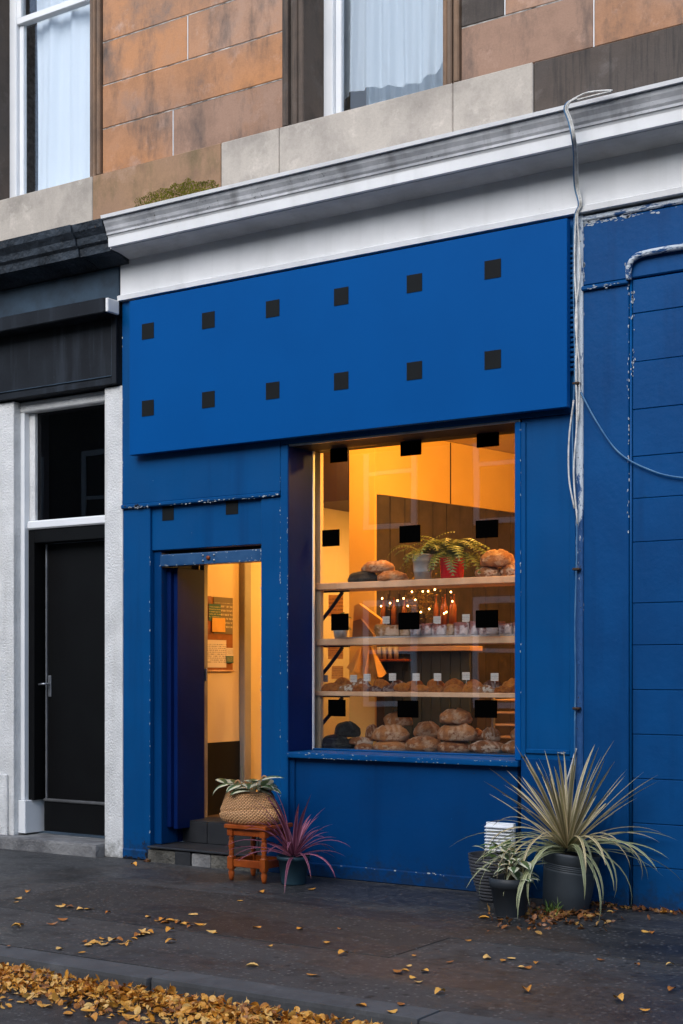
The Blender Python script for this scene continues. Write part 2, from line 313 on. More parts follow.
def card_mat(name, paper, ink, lines=22, ink_amt=.8):
    m, t, b = new_mat(name); g = nd(t, 'ShaderNodeTexCoord').outputs['Generated']
    sep = nd(t, 'ShaderNodeSeparateXYZ'); t.links.new(g, sep.inputs[0])
    mu = nd(t, 'ShaderNodeMath', operation='MULTIPLY'); t.links.new(sep.outputs[2], mu.inputs[0]); mu.inputs[1].default_value = lines
    fr = nd(t, 'ShaderNodeMath', operation='FRACT'); t.links.new(mu.outputs[0], fr.inputs[0])
    ln = ramp(t, fr.outputs[0], .5, .55)
    nz = noise_n(t, g, 30, 2, .5, (1, 1, .3)); w_ = ramp(t, nz, .48, .5)
    def band(sock, lo, hi):
        a = nd(t, 'ShaderNodeMath', operation='GREATER_THAN'); t.links.new(sock, a.inputs[0]); a.inputs[1].default_value = lo
        c = nd(t, 'ShaderNodeMath', operation='LESS_THAN'); t.links.new(sock, c.inputs[0]); c.inputs[1].default_value = hi
        d = nd(t, 'ShaderNodeMath', operation='MULTIPLY'); t.links.new(a.outputs[0], d.inputs[0]); t.links.new(c.outputs[0], d.inputs[1]); return d.outputs[0]
    x = nd(t, 'ShaderNodeMath', operation='MULTIPLY'); t.links.new(ln, x.inputs[0]); t.links.new(w_, x.inputs[1])
    y = nd(t, 'ShaderNodeMath', operation='MULTIPLY'); t.links.new(x.outputs[0], y.inputs[0]); t.links.new(band(sep.outputs[2], .15, .85), y.inputs[1])
    z = nd(t, 'ShaderNodeMath', operation='MULTIPLY'); t.links.new(y.outputs[0], z.inputs[0]); z.inputs[1].default_value = ink_amt
    t.links.new(mix(t, z.outputs[0], paper, ink), b.inputs['Base Color']); b.inputs['Roughness'].default_value = .7
    return m
M['card'] = card_mat('white_price_card', (.55,.55,.53), (.1,.1,.1), 5)
M['note'] = card_mat('orange_paper_note', (.72,.36,.06), (.25,.1,.02), 6)
M['poster_white'] = card_mat('printed_white_sheet', (.66,.58,.52), (.12,.1,.1), 14)
M['poster_dark'] = card_mat('dark_poster', (.14,.105,.075), (.6,.5,.38), 9)
M['poster_teal'] = card_mat('teal_flyer', (.02,.09,.09), (.5,.4,.15), 7)
M['poster_red'] = paint('red_photo_print', (.25,.06,.02), (.03,.02,.02), 12, .5)
M['cork'] = paint('cork_board', (.28,.10,.03), None, 20, .8)
M['paper_bag'] = paint('orange_paper_bag', (.72,.40,.10), (.62,.32,.07), 6, .7, world=False)
M['kraft'] = paint('kraft_paper', (.30,.17,.08), None, 8, .8, world=False)
M['bottle'] = paint('amber_glass_bottle', (.30,.09,.015), (.16,.04,.008), 9, .12, world=False, bmp=0)
M['bottle_dark'] = paint('dark_glass_bottle', (.02,.016,.012), (.04,.02,.01), 9, .1, world=False, bmp=0)
M['glassware'] = paint('clear_glassware', (.55,.5,.42), (.3,.25,.2), 9, .08, world=False, bmp=0)
def emit(name, c, s):
    m, t, b = new_mat(name); b.inputs['Emission Color'].default_value = rgba(c); b.inputs['Emission Strength'].default_value = s; return m
M['bulb'] = emit('lit_diffuser', (1,.80,.5), 9)
M['facing_stone'] = sandstone('grey_sandstone_across', (.11,.095,.08), (.085,.07,.06), (.05,.045,.04))
M['pane_dark'] = paint('dark_window_pane', (.02,.025,.03), None, 2, .1, bmp=0)

# ------------------------------------------------------------------ mesh helpers
WL = {}
def wloc(o): return WL.get(o.name, Vector((0,0,0))) if o else Vector((0,0,0))
def empty(name, loc):
    o = bpy.data.objects.new(name, None); COL.objects.link(o); o.location = loc; o.empty_display_size = .1
    WL[o.name] = Vector(loc); return o
def tag(o, label, cat=None, group=None, kind=None):
    if label: o['label'] = label
    if cat: o['category'] = cat
    if group: o['group'] = group
    if kind: o['kind'] = kind
    return o
def thing(name, loc, label, cat, group=None): return tag(empty(name, loc), label, cat, group)
def mesh_obj(name, verts, faces, mat, parent=None, smooth=False, uvs=None, attr=None, kind=None, origin=None):
    vs = [Vector(v) for v in verts]
    if origin is None:
        lo = Vector((min(v.x for v in vs), min(v.y for v in vs), min(v.z for v in vs))); hi = Vector((max(v.x for v in vs), max(v.y for v in vs), max(v.z for v in vs)))
        c = (lo+hi)/2; c.z = lo.z
    else: c = Vector(origin)
    me = bpy.data.meshes.new(name); me.from_pydata([v-c for v in vs], [], faces)
    if uvs:
        ul = me.uv_layers.new(name='UVMap')
        for l in me.loops: ul.data[l.index].uv = uvs[l.vertex_index]
    if attr:
        a = me.attributes.new(attr[0], 'FLOAT', 'POINT'); a.data.foreach_set('value', attr[1])
    if smooth: me.polygons.foreach_set('use_smooth', [True]*len(me.polygons))
    me.materials.append(mat); me.update()
    o = bpy.data.objects.new(name, me); COL.objects.link(o)
    o.location = c - wloc(parent); o.parent = parent; WL[o.name] = c
    if kind: o['kind'] = kind
    return o
def bm_obj(name, bm, mat, parent=None, smooth=False, kind=None):
    bm.verts.index_update()
    v = [tuple(x.co) for x in bm.verts]; f = [[x.index for x in q.verts] for q in bm.faces]
    bm.free(); return mesh_obj(name, v, f, mat, parent, smooth, kind=kind)
def box_bm(bm, x0, x1, y0, y1, z0, z1):
    r = bmesh.ops.create_cube(bm, size=1)
    for v in r['verts']:
        v.co = Vector((x0+(v.co.x+.5)*(x1-x0), y0+(v.co.y+.5)*(y1-y0), z0+(v.co.z+.5)*(z1-z0)))
    return r['verts']
def box(name, x0, x1, y0, y1, z0, z1, mat, parent=None, bev=.004, seg=1, kind=None):
    bm = bmesh.new(); box_bm(bm, x0, x1, y0, y1, z0, z1)
    bev = min(bev, .3*min(x1-x0, y1-y0, z1-z0))
    if bev > 0: bmesh.ops.bevel(bm, geom=list(bm.edges), offset=bev, segments=seg, affect='EDGES', profile=.7)
    return bm_obj(name, bm, M[mat], parent, kind=kind)
def profile_x(name, pts, x0, x1, mat, parent=None, closed=True):
    """extrude a (y,z) outline along x"""
    n = len(pts); v = [(x0, p[0], p[1]) for p in pts]+[(x1, p[0], p[1]) for p in pts]
    f = [[i, (i+1) % n, n+(i+1) % n, n+i] for i in range(n)] + [list(range(n))[::-1], list(range(n, 2*n))]
    return mesh_obj(name, v, f, M[mat], parent)
def prism_y(name, pts, y0, y1, mat, parent=None):
    n = len(pts); v = [(p[0], y0, p[1]) for p in pts]+[(p[0], y1, p[1]) for p in pts]
    f = [[i, (i+1) % n, n+(i+1) % n, n+i] for i in range(n)] + [list(range(n))[::-1], list(range(n, 2*n))]
    return mesh_obj(name, v, f, M[mat], parent)
def lathe_data(prof, n=24, loc=(0,0,0), sx=1, sy=1, rot=None):
    v, f, uv = [], [], []
    for j, (r, z) in enumerate(prof):
        for i in range(n):
            a = 2*math.pi*i/n; p = Vector((r*math.cos(a)*sx, r*math.sin(a)*sy, z))
            if rot: p = rot @ p
            v.append(p+Vector(loc)); uv.append((i/n, j/(len(prof)-1)))
    for j in range(len(prof)-1):
        for i in range(n): f.append([j*n+i, j*n+(i+1) % n, (j+1)*n+(i+1) % n, (j+1)*n+i])
    f.append(list(range(n))[::-1]); f.append([(len(prof)-1)*n+i for i in range(n)])
    return v, f, uv
def lathe(name, prof, n, loc, mat, parent=None, smooth=True, rot=None, sx=1, sy=1):
    v, f, uv = lathe_data(prof, n, loc, sx, sy, rot)
    o = mesh_obj(name, v, f, M[mat], parent, smooth, uvs=uv)
    return o
def tube_data(pts, r, n=6):
    pts = [Vector(p) for p in pts]; v, f = [], []
    rs = r if isinstance(r, list) else [r]*len(pts)
    for i, p in enumerate(pts):
        d = (pts[min(i+1, len(pts)-1)]-pts[max(i-1, 0)]).normalized()
        up = Vector((0,0,1)) if abs(d.z) < .9 else Vector((0,1,0))
        a = d.cross(up).normalized(); b = d.cross(a)
        for k in range(n):
            t = 2*math.pi*k/n; v.append(p+(a*math.cos(t)+b*math.sin(t))*rs[i])
    for i in range(len(pts)-1):
        for k in range(n): f.append([i*n+k, i*n+(k+1) % n, (i+1)*n+(k+1) % n, (i+1)*n+k])
    f.append(list(range(n))[::-1]); f.append([(len(pts)-1)*n+k for k in range(n)])
    return v, f
def tube(name, pts, r, n, mat, parent=None):
    v, f = tube_data(pts, r, n); return mesh_obj(name, v, f, M[mat], parent, True)
def smooth_path(ctrl, k=8):
    c = [Vector(p) for p in ctrl]; c = [c[0]*2-c[1]]+c+[c[-1]*2-c[-2]]; out = []
    for i in range(1, len(c)-2):
        for j in range(k):
            t = j/k; a, b, d, e = c[i-1], c[i], c[i+1], c[i+2]
            out.append(.5*((2*b)+(d-a)*t+(2*a-5*b+4*d-e)*t*t+(3*b-a-3*d+e)*t**3))
    out.append(c[-2]); return out
def struct(o): o['kind'] = 'structure'; return o

# ================================================================== THE SETTING
struct(box('road', -200, 200, -200, -3.27, -.6, -.075, 'road', bev=0))
pv = struct(box('pavement', -60, 60, -3.06, .6, -.5, 0, 'pave', bev=0))
patch = box('repair_patch', -1.35, 1.75, -2.2, -1.0, -.01, .004, 'patch', pv, bev=.002)
box('repair_patch', 1.2, 4.6, -1.55, -.75, -.01, .0045, 'patch', pv, bev=.002)
kerb = empty('kerb', (0, -3.14, 0)); kerb['kind'] = 'structure'
x = -7.3
for L in (1.0,.92,1.05,.97,1.1,.9,1.02,1.37,1.52,1.6,1.0,.95,1.1):
    dz = random.uniform(-.004, .006)
    box('kerb_stone', x+.005, x+L-.005, -3.275+random.uniform(-.012,.012), -3.062, -.3, .004+dz, 'kerb', kerb, bev=.022, seg=2); x += L
struct(box('ground_behind', -200, 200, .6, 200, -.6, -.02, 'pave', bev=0))

# ---- the tenement above the shops
ten = thing('sandstone_tenement', (0, .3, 5.1), 'red sandstone tenement wall with sash windows above the shopfronts', 'building')
COURSE = [5.517, 5.885, 6.237, 6.586, 6.95, 7.30, 7.66]
JO = .0035
def stones(x0, x1, joints, mats='stone'):
    for i in range(len(COURSE)-1):
        xs = [x0]+[j for j in joints.get(i, []) if x0 < j < x1]+[x1]
        for a, b in zip(xs[:-1], xs[1:]):
            mt = ('stone' if i < 2 else 'stone_pink') if isinstance(mats, str) else mats.get((i, xs.index(a)), 'stone' if i in (0, 2) else 'stone_pink')
            box('stone_block', a+JO, b-JO, random.uniform(-.004,.003), .22, COURSE[i]+JO, COURSE[i+1]-JO, mt, ten, bev=.006)
stones(-2.32, -.515, {0:[-1.577], 1:[], 2:[-1.43], 3:[-.99], 4:[-1.6], 5:[-1.1]})
stones(.975, 4.9, {0:[1.948, 3.1, 4.2], 1:[1.309, 2.5, 3.7], 2:[1.9,3.2,4.1], 3:[1.4,2.6,3.9], 4:[1.8,3.1], 5:[1.5,2.7,4]}, {(1,0):'stone_dark',(3,0):'stone_dark'})
stones(-7.2, -3.765, {0:[-6.1,-4.9], 1:[-5.5,-4.4], 2:[-6.2,-4.8], 3:[-5.4], 4:[-6,-4.6], 5:[-5.2]})
box('wall_core', -7.2, -3.62, .225, .6, 5.05, 7.7, 'mortar', ten, 0); box('wall_core', -2.45, -.34, .225, .6, 5.05, 7.7, 'mortar', ten, 0); box('wall_core', .85, 4.9, .225, .6, 5.05, 7.7, 'mortar', ten, 0)
box('wall_core', -3.62, -2.45, .42, .6, 5.05, 5.515, 'mortar', ten, 0); box('wall_core', -.34, .85, .42, .6, 5.05, 5.515, 'mortar', ten, 0)
# mortar fillets standing in the joints
for zc in COURSE[1:-1]:
    for a, b in ((-2.318,-.52), (.98,4.9), (-7.2,-3.77)): box('mortar_joint', a, b, .003, .2, zc-JO, zc+JO, 'pointing', ten, 0)
for xj, i in ((-1.577,0),(-1.43,2),(-.99,3),(1.948,0),(1.309,1)): box('mortar_joint', xj-JO, xj+JO, .001, .2, COURSE[i]+.006, COURSE[i+1]-.006, 'white_trim', ten, 0)
# sill course: pale replacement stones, damp stone with moss, sooty stones
SC = [(-7.2,-4.6,'stone_pale'),(-4.6,-2.398,'stone_pale'),(-2.398,-1.075,'stone_moss'),(-1.075,-.53,'stone_pale'),(-.53,.93,'stone_pale'),(.93,1.532,'stone_pale'),(1.532,3.0,'stone_dark'),(3.0,4.9,'stone_dark')]
for a, b, mt in SC: box('sill_stone', a+.002, b-.002, -.035 if mt != 'stone_dark' else -.022, .40, 5.02, 5.512, mt, ten, bev=.006)
def architrave(xa, xb, side):
    # moulded stone margin round a window: three stepped fillets
    w_ = xb-xa; s = 1 if side == 'L' else -1
    for k, (u0, u1, y) in enumerate(((0,.30,-.028),(.30,.45,.006),(.45,.72,-.012),(.72,1.0,-.004))):
        a, b = (xa+u0*w_, xa+u1*w_) if side == 'L' else (xb-u1*w_, xb-u0*w_)
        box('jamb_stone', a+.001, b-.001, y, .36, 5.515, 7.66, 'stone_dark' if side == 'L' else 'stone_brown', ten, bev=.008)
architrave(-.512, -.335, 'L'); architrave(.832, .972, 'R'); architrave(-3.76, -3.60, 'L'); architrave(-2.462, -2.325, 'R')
def sash(x0, x1, yf, zmeet, name='sash_window'):
    win = empty(name, ((x0+x1)/2, yf, 5.515)); win.parent = ten; win.location = Vector(win.location)-wloc(ten)
    z0 = 5.516; zt = 7.66
    fr = empty('frame', ((x0+x1)/2, yf, z0)); fr.parent = win; fr.location = Vector((0,0,z0-5.515))
    bm = bmesh.new()
    box_bm(bm, x0, x0+.085, yf, yf+.12, z0, zt); box_bm(bm, x1-.085, x1, yf, yf+.12, z0, zt); box_bm(bm, x0+.085, x1-.085, yf, yf+.12, z0, z0+.03)
    bmesh.ops.bevel(bm, geom=list(bm.edges), offset=.006, segments=1, affect='EDGES')
    bm_obj('box_frame', bm, M['white_wood'], win)
    bpy.data.objects.remove(fr)
    bm = bmesh.new(); y = yf+.035; a, b = x0+.0855, x1-.0855
    zm = zmeet
    box_bm(bm, a, a+.05, y+.002, y+.045, z0+.031, zm); box_bm(bm, b-.05, b, y+.002, y+.045, z0+.031, zm); box_bm(bm, a+.05, b-.05, y+.002, y+.045, z0+.031, z0+.075)
    bmesh.ops.bevel(bm, geom=list(bm.edges), offset=.005, segments=1, affect='EDGES')
    bm_obj('lower_sash', bm, M['white_wood'], win)
    box('meeting_rail', a, b, y-.028, y+.046, zm, zm+.055, 'white_wood', win)
    bm = bmesh.new(); box_bm(bm, a, a+.05, y-.026, y+.001, zm+.056, zt); box_bm(bm, b-.05, b, y-.026, y+.001, zm+.056, zt)
    bm_obj('upper_sash', bm, M['white_wood'], win)
    box('pane', a+.045, b-.045, y+.022, y+.026, z0+.07, zm+.002, 'sash_glass', win, 0)
    box('pane', a+.045, b-.045, y-.012, y-.008, zm+.05, zt, 'sash_glass', win, 0)
    # the dark room behind
    bx = (x0-.6, x1+.6)
    box('room_back', bx[0], bx[1], 2.2, 2.3, 5.2, 7.9, 'cream', win, 0)
    box('room_side', bx[0], bx[0]+.05, .62, 2.19, 5.2, 7.9, 'cream', win, 0); box('room_side', bx[1]-.05, bx[1], .62, 2.19, 5.2, 7.9, 'cream', win, 0)
    box('room_floor', bx[0]+.06, bx[1]-.06, .62, 2.19, 5.1, 5.2, 'floor_in', win, 0); box('room_ceiling', bx[0]+.06, bx[1]-.06, .62, 2.19, 7.9, 8.0, 'cream', win, 0)
    return win
sash(-3.60, -2.462, .20, at(60, 12, .24).z, 'sash_window'); sash(-.335, .832, .26, 7.25, 'sash_window')
box('wall_above', -7.2, 4.9, -.02, .6, 7.665, 12.5, 'stone', ten, 0)
box('gable_return', 4.9, 5.2, -.02, .6, 5.02, 12.5, 'stone', ten, 0)

def curtain(name, x0, x1, y, z0f, z1, amp, nf, mat, label, ph=0.0, nx=90, nz=24, grow=.0):
    v, f = [], []
    for j in range(nz+1):
        for i in range(nx+1):
            s = i/nx; zz = z0f(s)+(z1-z0f(s))*j/nz; t = 1-j/nz
            yy = y+amp*(1+grow*t)*math.sin(2*math.pi*nf*s+ph+.6*math.sin(3.1*s+2*t))+.4*amp*math.sin(2*math.pi*nf*2.3*s+1.7*t)
            xx = x0+(x1-x0)*s+.012*math.sin(9*s+3*t)*t
            v.append((xx, yy, zz))
    for j in range(nz):
        for i in range(nx): a = j*(nx+1)+i; f.append([a, a+1, a+nx+2, a+nx+1])
    return tag(mesh_obj(name, v, f, M[mat], None, True), label, 'curtain')
curtain('net_curtain', -.27, .80, .415, lambda s: 5.80+.05*math.sin(2.3*s*math.pi+.3)+.12*max(0, s-.25), 7.7, .016, 7, 'net', 'sheer white net curtain with a wavy hem in the upper right window', grow=.6)
curtain('pleated_curtain', -.16, .80, .55, lambda s: 5.52, 7.7, .028, 9, 'curtain2', 'grey blue pleated curtain behind the net in the upper right window')
curtain('plain_curtain', -3.42, -2.40, .345, lambda s: 5.53, 7.7, .02, 3.5, 'curtain', 'plain white curtain hanging straight in the upper left window')

# moss growing on the damp sill stone
v, f = [], []
for k in range(5200):
    s = random.betavariate(1.6, 1.4); px_ = -1.95+s*.86
    hgt = .05+.13*math.sin(math.pi*min(1, .15+s*.75))**.8*(.75+.5*mnoise.noise((px_*9, 0, 3)))
    zz = 5.06+random.random()**1.7*(hgt+.075); c = Vector((px_, -.036-random.random()*.006, zz)); r = random.uniform(.003, .0075)
    b0 = len(v); q = random.random()*6
    for d in ((1,0,0),(-.5,0,.8),(-.5,0,-.8),(0,-1,0)): v.append(c+Vector((d[0]*math.cos(q)-d[2]*math.sin(q), d[1]*.8, d[0]*math.sin(q)+d[2]*math.cos(q)))*r)
    f += [[b0,b0+1,b0+3],[b0+1,b0+2,b0+3],[b0+2,b0,b0+3]]
tag(mesh_obj('moss_patch', v, f, M['moss']), 'green moss growing on the damp stone above the white cornice', 'moss', kind='stuff')

# ---- bakery shopfront
shop = thing('bakery_shopfront', (-.3, .1, 0), 'bright blue wooden bakery shopfront with a white cornice and lit window', 'shopfront')
XL, XR = -2.097, 1.828
# white frieze and cornice over the bakery and the blue wall beside it
profile_x('frieze', [(-.03,4.50),(-.03,4.78),(.3,4.78),(.3,4.50)], XL, 4.9, 'white_trim', shop)
profile_x('frieze_lip', [(-.055,4.455),(-.06,4.49),(-.045,4.499),(.3,4.499),(.3,4.455)], XL-.01, 4.9, 'white_trim', shop)
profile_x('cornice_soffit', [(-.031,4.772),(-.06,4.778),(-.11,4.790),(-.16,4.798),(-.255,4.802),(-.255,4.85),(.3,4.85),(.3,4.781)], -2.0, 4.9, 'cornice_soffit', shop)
profile_x('cornice_corona', [(-.292,4.806),(-.295,4.875),(-.305,4.892),(-.256,4.892),(-.256,4.806)], -1.985, 4.9, 'white_trim', shop)
profile_x('cornice_moulding', [(-.25,4.893),(-.312,4.893),(-.312,4.910),(-.322,4.925),(-.328,4.948),(-.344,4.975),(-.352,5.005),(-.25,5.005)], -1.985, 4.9, 'cornice_cap', shop)
profile_x('cornice_top', [(-.372,5.006),(-.377,5.03),(-.362,5.036),(-.036,5.06),(-.036,5.006)], -1.99, 4.9, 'white_trim', shop)
# blue carcass
box('fascia_board', XL, -.536, -.012, .25, 2.83, 4.452, 'blue', shop); box('fascia_board', -.535, XR, -.010, .25, 3.175, 4.452, 'blue', shop)
box('fascia_ledge', XL-.004, -.537, -.028, .05, 2.795, 2.829, 'blue', shop, bev=.008)
pl = box('pilaster', XL, -1.813, 0, .25, .0, 2.794, 'blue', shop)
box('plinth_block', XL-.003, -1.835, -.014, .2, .0, .085, 'blue', shop, bev=.012)
box('pilaster', -.722, -.535, 0, .25, 0, 2.794, 'blue', shop)
box('post', -.534, -.468, -.012, .335, 0, 3.172, 'blue', shop)
box('door_head_panel', -1.812, -.723, .022, .25, 2.452, 2.794, 'blue', shop)
for cx, cz in ((-1.644, 2.768-.03), (-1.011, 2.777-.03)): box('square_mark', cx-.058, cx+.058, .018, .0235, cz-.055, cz+.055, 'mark', shop, 0)
rail = box('shutter_rail', -1.735, -.724, .03, .13, 2.325, 2.418, 'shutter', shop, bev=.01, seg=2)
for cx in (-1.30, -1.19):
    for cz in (2.352, 2.392): lathe('bolt', [(.001,0),(.008,.0),(.008,.006),(.001,.007)], 8, (cx, .03, cz), 'metal', rail, rot=Matrix.Rotation(R(90), 3, 'X'))
lathe('lock', [(.001,0),(.016,.0),(.016,.012),(.001,.014)], 12, (-1.245, .03, 2.372), 'stool', rail, rot=Matrix.Rotation(R(90), 3, 'X'))
box('door_jamb', -1.812, -1.735, .045, .25, .13, 2.45, 'blue_shaded', shop)
# the recessed porch
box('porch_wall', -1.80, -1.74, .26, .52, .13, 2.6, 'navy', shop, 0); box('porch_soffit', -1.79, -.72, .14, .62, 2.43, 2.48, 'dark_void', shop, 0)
dl = empty('folded_door', (-1.70, .14, .24)); dl.parent = shop; dl.location = dl.location-wloc(shop)
box('leaf', -1.735, -1.695, .11, .27, .26, 2.32, 'navy', dl); box('leaf', -1.694, -1.655, .145, .49, .245, 2.32, 'navy', dl)
box('door_frame_edge', -1.738, -1.69, .525, .575, .30, 2.43, 'grey_trim', shop); box('door_latch', -1.689, -1.672, .53, .55, 1.42, 1.52, 'metal', shop)
box('porch_wall', -.725, -.66, .26, .62, .13, 2.6, 'blue_shaded', shop, 0)
# threshold: old stone step, then dark tiles rising to the shop floor
step = empty('entrance_step', (-1.27, .1, 0)); step.parent = shop; step.location = step.location-wloc(shop)
for a, b, mt in ((-1.80,-1.52,'dirty_step'),(-1.515,-1.36,'tile'),(-1.355,-1.17,'grey_step'),(-1.165,-.725,'dirty_step')):
    box('step_stone', a, b, -.05+random.uniform(-.01,.012), .3, -.02, .105+random.uniform(-.006,.004), mt, step, bev=.015, seg=2)
box('tread', -1.79, -.726, -.065, .299, .1105, .127, 'tile', step, .004)
for i in range(4): box('step_tile', -1.73+i*.255, -1.73+i*.255+.249, .30, .33, .128, .292, 'tile', step, bev=.003)
for i in range(4): box('floor_tile', -1.73+i*.255, -1.73+i*.255+.249, .302, .62, .292, .302, 'tile', step, bev=.002)
box('step_bed', -1.735, -.724, .332, .62, .0, .291, 'grout', step, 0)
# stall riser, skirting, sill
box('stall_riser', -.467, 1.39, .028, .3, 0, .862, 'blue_shaded', shop); box('skirting', -.467, 1.44, .004, .027, 0, .10, 'blue_shaded', shop, bev=.008)
box('riser_stile', -.467, -.425, .012, .027, .101, .86, 'blue_shaded', shop)
box('window_sill', -.467, 1.42, -.03, .95, .863, .905, 'blue', shop, bev=.01, seg=2)
# window
win = empty('shop_window', (.46, .32, .905)); win.parent = shop; win.location = win.location-wloc(shop)
GX0, GX1, GY = -.467, 1.44, .31
box('glass_pane', GX0+.012, GX1, GY, GY+.006, .918, 3.16, 'glass', win, 0)
box('edge_strip', GX0+.001, GX0+.009, GY-.008, GY+.02, .906, 3.165, 'white_wood', win, .002)
box('bottom_bead', GX0+.014, GX1, GY-.02, GY+.03, .9055, .9175, 'blue', win, .003)
box('head_strip', -.467, 1.42, .0, .02, 3.158, 3.173, 'metal', win, .002)
box('head_soffit', -.467, 1.42, .021, .42, 3.161, 3.172, 'dark_void', win, 0)  # underside coloured near-black to hold the shade under the window head
box('frame_stile', 1.388, 1.432, -.012, .335, .906, 3.157, 'sign_blue', win)
for r_, row in enumerate(([(339,454),(411,447),(488,438)], [(331,538),(410,534),(487,529)], [(340,622),(409,621),(487,619)], [(337,708),(408,709),(486,709)])):
    for px_, py_ in row:
        c = at(px_, py_, GY); hw = .088 if px_ > 350 else .078
        box('square_mark', c.x-hw, c.x+hw, GY-.003, GY-.0005, c.z-.062, c.z+.062, 'mark_glass', win, 0)
box('reveal_shade_board', -.4672, -.462, -.008, .300, .907, 3.156, 'navy', shop, .001)  # navy board added over the post's lit side, its colour standing for shade
# right-hand pilaster with a sunk panel
box('pilaster', 1.433, XR, 0, .25, 0, 3.173, 'blue', shop)
for a, b, c, d in ((1.434,1.468,.93,3.15),(1.785,1.827,.93,3.15),(1.469,1.784,.955,.985)): box('panel_stile', a, b, -.014, -.0005, c, d, 'blue', shop, bev=.005)
box('plinth_block', 1.434, XR-.002, -.012, -.0006, 0, .92, 'blue_shaded', shop)
# ribbed vent strip at the end of the sign
lv = empty('louvre', (1.80, -.02, 3.2)); lv.parent = shop; lv.location = lv.location-wloc(shop)
for i in range(26): box('slat', 1.748, 1.832, -.045, -.013, 3.44+i*.032, 3.44+i*.032+.02, 'blue', lv, bev=.004)
# flaked paint along worn edges, just proud of the boards
def chips(name, lines, mat, parent, seed):
    rn = random.Random(seed); V, F = [], []
    for (p0, p1, nrm, n, spread, mx) in lines:
        p0, p1, nrm = Vector(p0), Vector(p1), Vector(nrm); d = (p1-p0).normalized(); sd_ = nrm.cross(d)
        c = rn.random()
        for k in range(n):
            if rn.random() < .3: c = rn.random()
            q = p0+(p1-p0)*min(1, max(0, c+rn.gauss(0,.04)))+sd_*rn.gauss(0, spread)+nrm*.0012
            a = rn.uniform(.25,1)*mx; b = a*rn.uniform(.15,.5); m = 6; b0 = len(V); ph = rn.random()*6
            for i in range(m): t = 2*math.pi*i/m+ph; rr_ = rn.uniform(.55,1.1); V.append(q+d*math.cos(t)*a*rr_+sd_*math.sin(t)*b*rr_)
            F.append([b0+i for i in range(m)])
    return mesh_obj(name, V, F, M[mat], parent, kind='stuff')
FN = (0,-1,0)
M['chip'] = paint('bare_undercoat', (.42,.46,.50), (.28,.32,.36), 30, .7, bmp=0); M['chip_dark'] = paint('bare_dark_wood', (.012,.012,.014), (.03,.025,.02), 30, .8, bmp=0)
chips('paint_chips', [((-.722,0,.1),(-.722,0,2.4),FN,26,.002,.012),((-.534,-.012,.3),(-.534,-.012,3.1),FN,46,.002,.012),((-.469,-.012,.9),(-.469,-.012,3.1),FN,40,.002,.011),((-1.815,0,.1),(-1.815,0,2.4),FN,30,.002,.012),
  ((-.46,-.03,.895),(1.40,-.03,.895),FN,30,.004,.010),((-.46,-.03,.868),(1.40,-.03,.868),FN,30,.002,.010),((XL,-.028,2.80),(-.55,-.028,2.80),FN,70,.006,.014),((1.434,-.014,1.0),(1.434,-.014,3.1),FN,22,.002,.010),((1.468,-.014,.965),(1.784,-.014,.965),FN,14,.004,.012),((XL+.006,0,.1),(XL+.006,0,2.75),FN,18,.003,.008),((XL+.004,-.012,2.85),(XL+.004,-.012,4.4),FN,34,.003,.014),
  ((-.46,.004,.097),(1.4,.004,.097),FN,20,.003,.014),((-1.735,.03,2.33),(-.73,.03,2.33),FN,30,.004,.010),((-1.735,.03,2.41),(-.73,.03,2.41),FN,24,.003,.010)], 'chip', shop, 5)
chips('paint_chips', [((XL,-.028,2.81),(XL+.3,-.028,2.81),FN,26,.012,.016),((-1.83,-.0145,.02),(-1.86,-.0145,.16),FN,26,.012,.018),((XL,-.0145,.012),(-1.84,-.0145,.012),FN,26,.008,.02),((-.46,.028,.5),(1.38,.028,.5),FN,14,.2,.006)], 'chip_dark', shop, 9)
# ---- the sign
sign = thing('shop_sign', (-.07, -.05, 3.2), 'large flat blue sign board with two rows of dark squares above the window', 'sign')
box('board', -1.940, 1.806, -.10, -.046, 3.202, 4.418, 'sign_blue', sign, bev=.003)
for i in range(4): box('batten', -1.75+i*1.13, -1.69+i*1.13, -.0455, -.0125, 3.3, 4.4, 'dark_void', sign, 0)
for i in range(6):
    for cz in (4.157, 3.555):
        cx = -1.746+i*.6035; box('square_mark', cx-.061, cx+.061, -.1035, -.1005, cz-.061+i*.003, cz+.061+i*.003, 'mark', sign, 0)

# ---- neighbour wall on the right
bw = thing('blue_painted_wall', (3.3, .1, 0), 'blue painted block wall to the right of the bakery window', 'wall')
box('wall_core', 1.86, 4.9, .03, .3, 0, 4.453, 'blue_block', bw, 0)
box('margin_strip', 1.87, 2.188, -.004, .029, 0, 3.98, 'blue_block', bw, bev=.006); box('margin_strip', 1.87, 4.9, -.008, .029, 3.99, 4.40, 'blue_block', bw, bev=.008)
box('top_band', 1.86, 4.9, -.02, .029, 4.405, 4.44, 'peel_blue', bw, bev=.008)
zs = [0,.095] ; z = .095
rows = [0, at(660,868,0).z, at(660,824.6,0).z, at(660,779.6,0).z, at(660,735,0).z, at(660,690,0).z, at(660,645,0).z, at(660,602.6,0).z, at(660,541,0).z, at(660,497,0).z, at(660,454.5,0).z, at(660,407,0).z, at(660,359,0).z, at(660,310,0).z, 3.98]
for i in range(len(rows)-1):
    xs = [2.212]+sorted([2.212+.75+.35*(i % 2)+random.uniform(-.1,.1), 2.212+1.75+.3*(i % 2)])+[4.9]
    for a, b in zip(xs[:-1], xs[1:]): box('block', a+.001, b-.001, random.uniform(-.003,.001), .0295, rows[i]+.0012, rows[i+1]-.0012, 'blue_block', bw, bev=.004)
